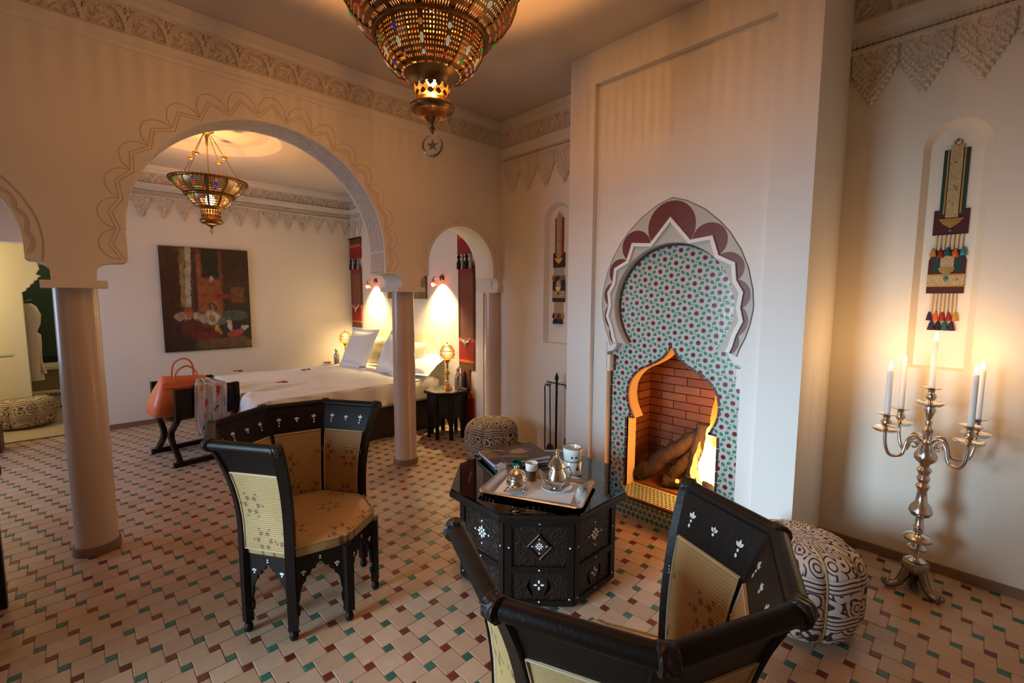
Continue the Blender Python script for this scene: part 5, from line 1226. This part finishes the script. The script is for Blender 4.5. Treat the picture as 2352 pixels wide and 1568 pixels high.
def canvas(name, label, x0, x1, y0, y1, z0, z1, mat, edge, face):
    t = thing(name, label, 'painting', ((x0 + x1) / 2, (y0 + y1) / 2, z0)); cx_, cy_ = t.location.x, t.location.y
    MB().box(x0 - cx_, x1 - cx_, y0 - cy_, y1 - cy_, 0, z1 - z0).obj('stretcher', edge, t)
    H = z1 - z0
    if face == 'y': v = [(x0 - cx_, y0 - cy_ - .001, 0), (x1 - cx_, y0 - cy_ - .001, 0), (x1 - cx_, y0 - cy_ - .001, H), (x0 - cx_, y0 - cy_ - .001, H)]
    else: v = [(x0 - cx_ - .001, y1 - cy_, 0), (x0 - cx_ - .001, y0 - cy_, 0), (x0 - cx_ - .001, y0 - cy_, H), (x0 - cx_ - .001, y1 - cy_, H)]
    me = MB().add(v, [(0, 1, 2, 3)]).mesh('picture', mat, fixn=False); uv = me.uv_layers.new()
    for l, c in zip(range(4), ((0, 0), (1, 0), (1, 1), (0, 1))): uv.data[l].uv = c
    put('picture', me, t); return t
m_paint = mk_print('salon_painting', (.028, .016, .010), [('b', .50, .60, .17, .36, 0, (.24, .080, .032)), ('b', .36, .62, .025, .40, 0, (.05, .025, .012)), ('b', .285, .66, .030, .36, -3, (.40, .36, .31)), ('b', .225, .70, .030, .27, 0, (.26, .18, .07)), ('b', .22, .90, .055, .08, 0, (.25, .15, .05)), ('b', .10, .60, .10, .40, 0, (.045, .016, .010)),
    ('b', .54, .86, .10, .15, 0, (.012, .016, .010)), ('b', .85, .72, .15, .28, 0, (.040, .020, .010)), ('b', .85, .55, .08, .08, 0, (.14, .06, .02)), ('b', .66, .535, .09, .028, -4, (.18, .02, .018)), ('e', .545, .40, .045, .06, 0, (.03, .02, .016)), ('e', .545, .41, .025, .035, 0, (.30, .16, .10)), ('e', .53, .32, .09, .075, 0, (.42, .38, .32)), ('e', .53, .32, .035, .04, 0, (.30, .20, .05)),
    ('e', .40, .32, .09, .045, -20, (.36, .30, .22)), ('e', .27, .38, .055, .05, 0, (.30, .09, .025)), ('e', .18, .34, .07, .04, 0, (.34, .22, .15)), ('e', .60, .20, .05, .05, 0, (.50, .29, .03)), ('e', .72, .21, .11, .075, -15, (.018, .020, .028)), ('e', .735, .285, .03, .045, 0, (.42, .26, .18)), ('e', .74, .225, .03, .04, 0, (.48, .42, .38)), ('e', .80, .16, .10, .04, 10, (.38, .06, .05)), ('e', .92, .21, .05, .025, 0, (.40, .42, .42)), ('e', .65, .28, .05, .035, 0, (.10, .16, .14)),
    ('e', .48, .14, .14, .05, 5, (.15, .014, .014)), ('e', .30, .22, .12, .09, 10, (.09, .02, .012)), ('e', .88, .09, .07, .04, 0, (.03, .12, .13)), ('e', .96, .05, .05, .04, 0, (.25, .10, .02)), ('b', .65, .06, .30, .05, 0, (.10, .065, .028)), ('e', .80, .34, .16, .05, 0, (.06, .085, .08)), ('e', .55, .70, .015, .025, 0, (.40, .34, .28))], .35, .075, fine=16)
canvas('painting', 'large dark canvas of a lute player and seated figures indoors', .812, 1.793, YB - .035, YB - .001, .888, 2.222, m_paint, MAT('canvas_edge', (.02, .012, .010), .6), 'y')
canvas('painting', 'small gold-green picture hung above the bed, mostly behind the column', XB - .03, XB - .001, 5.0, 5.97, 1.575, 2.10, mk_print('bed_picture', (.20, .13, .03), [('b', .2, .3, .15, .1, 20, (.10, .07, .02)), ('b', .7, .4, .2, .3, -20, (.28, .20, .05))], .4, .05), MAT('picture_frame', (.10, .05, .03), .4), 'x')

# ------------------------------------------------------------------ bench with bag and scarf
bn = thing('curule_bench', 'dark wooden curule bench with crossed legs at the foot of the bed', 'bench', (.845, 5.52, 0), radians(9))
for s_ in (-1, 1):
    MB().prism([rect(-.25, .265, .46, .735)], lambda u, v, w: (u, s_ * .33 + w, v), -.014, .014).obj('side_board', m_wood, bn)
    MB().prism([rect(-.31, .31, 0, .045)], lambda u, v, w: (u, s_ * .32 + w, v), -.022, .022).obj('floor_rail', m_wood, bn)
    for e in (-1, 1):
        P = smoothpts([(s_ * .325, .735), (s_ * .322, .55), (s_ * .29, .43), (s_ * .17, .335), (s_ * .10, .27), (s_ * .13, .19), (s_ * .24, .10), (s_ * .32, .03)], 4)
        rs = [[(e * .255 + a * .02, y + b_ * .032, z) for a, b_ in ((-1, -1), (1, -1), (1, 1), (-1, 1))] for y, z in P]; MB().rings(rs).obj('leg', m_wood, bn, smooth=40)
    if s_ > 0: place_flower('cross', (-.20, s_ * .33 - .0145, .665), (1, 0, 0), (0, 0, 1), bn, .9)
MB().grid(lambda u, v: (-.24 + .48 * u, -.30 + .60 * v, .40 + .075 * (2 * v - 1) ** 2), 4, 12).obj('seat_sling', m_wood, bn, smooth=60).modifiers.new('t', 'SOLIDIFY').thickness = .02
bg = thing('handbag', 'slouchy orange leather handbag with two handles resting on the bench', 'handbag', (.755, 5.50, .415), radians(6))
rs = []
for t_, hx, hy, dz in ((0, .27, .11, 0), (.03, .295, .135, 0), (.14, .28, .13, 0), (.27, .235, .10, 0), (.35, .20, .065, 0), (.385, .185, .035, 0), (.392, .17, .02, 0)):
    rs.append([(x * (1 + .05 * sin(5 * y)), y, t_ + .035 * (-x / .3) * (1 - t_) + .014 * noise.noise(Vector((x * 8, y * 8, t_ * 6)))) for x, y in rrect(hx, hy, min(hy * .8, .06), 5)])
MB().rings(rs).obj('bag_body', m_orange, bg, smooth=60)
for s_ in (-1, 1):
    px_ = [(-.075, s_ * .075, .24), (-.08, s_ * .078, .31), (-.085, s_ * .06, .40), (-.06, s_ * .04 + .02 * s_, .49 + .03 * s_), (.02, s_ * .03, .53 + .035 * s_), (.085, s_ * .04, .48 + .03 * s_), (.10, s_ * .06, .39), (.09, s_ * .078, .31), (.085, s_ * .078, .24)]
    MB().tube(smoothpts(px_, 4), .0085, 8).obj('handle', m_strap, bg, smooth=60)
    MB().prism([[(-.20, .30), (.20, .30), (.185, .35), (-.185, .35)]], lambda u, v, w: (u, s_ * (.098 - (v - .30) * .65) + w, v), -.004, .004).obj('flap_band', m_strap, bg)
    for x in (-.078, .09): MB().box(x - .016, x + .016, s_ * .098 - .008, s_ * .098 + .008, .22, .30).obj('handle_tab', m_strap, bg)
m_scarf = mk_print('floral_silk', (.52, .50, .56), [('e', .72, .62, .10, .025, a, (.55, .03, .04)) for a in (20, 80, 140)] + [('e', .35, .45, .07, .022, a, (.62, .05, .08)) for a in (0, 60, 120)] + [('e', .40, .80, .12, .05, 30, (.58, .36, .05)), ('e', .22, .68, .06, .05, 0, (.55, .25, .12)), ('e', .80, .85, .10, .04, -40, (.16, .05, .05)), ('e', .65, .35, .10, .02, 20, (.03, .07, .09)), ('e', .78, .22, .06, .02, 60, (.55, .12, .15)), ('e', .50, .18, .03, .14, 10, (.10, .25, .45)), ('e', .30, .25, .05, .06, 0, (.45, .30, .12)), ('e', .90, .45, .03, .10, 0, (.12, .28, .38)), ('e', .55, .60, .02, .20, 8, (.68, .66, .72))], .3, .03)
def scarf(u, v):
    # runs from the bag over the front board and down outside it
    s_ = v * .66; w = (.10 + .13 * min(1, s_ / .22) - .05 * max(0, s_ - .5)); x = .905 + (u - .5) * w * 1.2 + .05 * (s_ - .2) + .012 * sin(9 * s_)
    f = .011 * sin(u * 19 + 3 * s_) + .006 * sin(u * 41)
    yb = 5.172 + (x - .9) * .155
    if s_ < .14: y = yb + .045 + (.14 - s_) * 1.1; z = .762 + .25 * (.14 - s_) * .55 + f
    elif s_ < .20: q = (s_ - .14) / .06; y = yb + .045 - q * .072; z = .762 + .006 * sin(pi * q) - .012 * q + f * .7
    else: y = yb - .030 + f; z = .742 - (s_ - .20)
    return (x, y, z)
me = MB().grid(scarf, 26, 40).mesh('scarf', m_scarf, 80, fixn=False); uv = me.uv_layers.new()
for l in me.loops:
    i = l.vertex_index; uv.data[l.index].uv = ((i % 27) / 26, 1 - (i // 27) / 40)
so = put('scarf', me); tag(so, 'white silk scarf with red flowers draped over the bench board', 'scarf'); so.modifiers.new('t', 'SOLIDIFY').thickness = .003

# ------------------------------------------------------------------ left edge and dressing room
cs = thing('console_table', 'dark wooden table whose legs show at the picture edge before the column', 'table', (-.66, 3.19, 0))
for x in (-.27, .29):
    for y in (-.27, .22): MB().box(x - .03, x + .03, y - .03, y + .03, 0, .68).obj('leg', m_wood, cs)
MB().box(-.34, .34, -.34, .30, .68, .72).obj('top', m_wood, cs); MB().box(-.28, .28, -.28, .24, .58, .68).obj('apron', m_wood, cs)
ct = thing('chest', 'low dark red wooden chest edge beside the dressing-room doorway', 'chest', (-.9, 6.98, 0)); MB().box(-.28, .288, -.13, .15, 0, .26).obj('chest_body', MAT('dark_red_wood', (.07, .015, .012), .5), ct); MB().box(-.29, .296, -.14, .16, .26, .29).obj('lid', bpy.data.materials['dark_red_wood'], ct)
mr_ = thing('mirror', 'large dark green mirror panel on the dressing-room back wall', 'mirror', (0, 9.72, .70)); MB().box(-.9, .7, -.012, .012, .0, 1.35).obj('glass', m_mirror, mr_); MB().box(-.9, .7, -.03, .012, -.09, 0).obj('lower_frame', m_iron, mr_)
tub = thing('bathtub_surround', 'olive plaster tub surround with tiled skirting in the dressing room', 'bathtub', (-.1, 9.4, 0))
MB().box(-.9, .8, -.25, .33, .26, .56).obj('upper_step', m_tub, tub); MB().box(-.9, .8, -.30, .33, .56, .60).obj('ledge', m_lime, tub); MB().box(-.9, .8, -.35, .33, 0, .24).obj('lower_step', m_zel, tub); MB().box(-.9, .8, -.37, .33, .24, .262).obj('step_edge', m_lime, tub)
mt_ = MB().prism([[(0, -.022), (.02, 0), (0, .022), (-.02, 0)]], lambda u, v, w: (u, w, v), -.002, .002); ma, mb_ = mt_.mesh('skirting_tile', m_gO), mt_.mesh('skirting_tile', m_rO)
for k in range(20): put('skirting_tile', ma if k % 2 else mb_, tub, (-.46 + .045 * k, -.352, .205)); put('skirting_tile', mb_ if k % 2 else ma, tub, (-.46 + .045 * k, -.352, .03))
rb = thing('bathrobe', 'long pale bathrobe hanging behind the dressing-room wall edge', 'bathrobe', (-.43, 8.36, 0))
rs = []
for z, w_, d_ in ((1.50, .03, .03), (1.46, .07, .05), (1.36, .10, .06), (1.24, .09, .06), (1.14, .055, .05), (1.10, .085, .06), (1.0, .085, .06), (.8, .075, .06), (.62, .07, .06), (.52, .085, .06)):
    rs.append([(.03 + w_ * cos(2 * pi * j / 20) * (1 + .12 * sin(5 * 2 * pi * j / 20)), d_ * sin(2 * pi * j / 20), z) for j in range(20)])
MB().rings(rs).obj('robe_body', m_robe, rb, smooth=60); MB().tube([(.06, 0, 1.12), (.09, -.02, .95), (.10, 0, .72), (.13, -.02, .60)], [.012, .014, .016, .018], 8).obj('belt', m_robe, rb, smooth=60); MB().tube([(0, .05, 1.52), (.06, -.03, 1.55)], .006, 6).obj('hook', m_gold, rb)
gs = thing('glass_shelf', 'small green glass shelf jutting from the dressing-room wall', 'shelf', (-.64, 7.62, .915)); MB().prism([[(-.12, -.1), (.10, -.1), (.13, -.05), (.13, .1), (-.12, .1)]], lambda u, v, w: (u, v, w), 0, .012).obj('shelf_glass', m_shelf, gs); MB().tube([(-.1, 0, -.02), (-.02, 0, -.012)], .01, 8).obj('bracket', m_steel, gs)
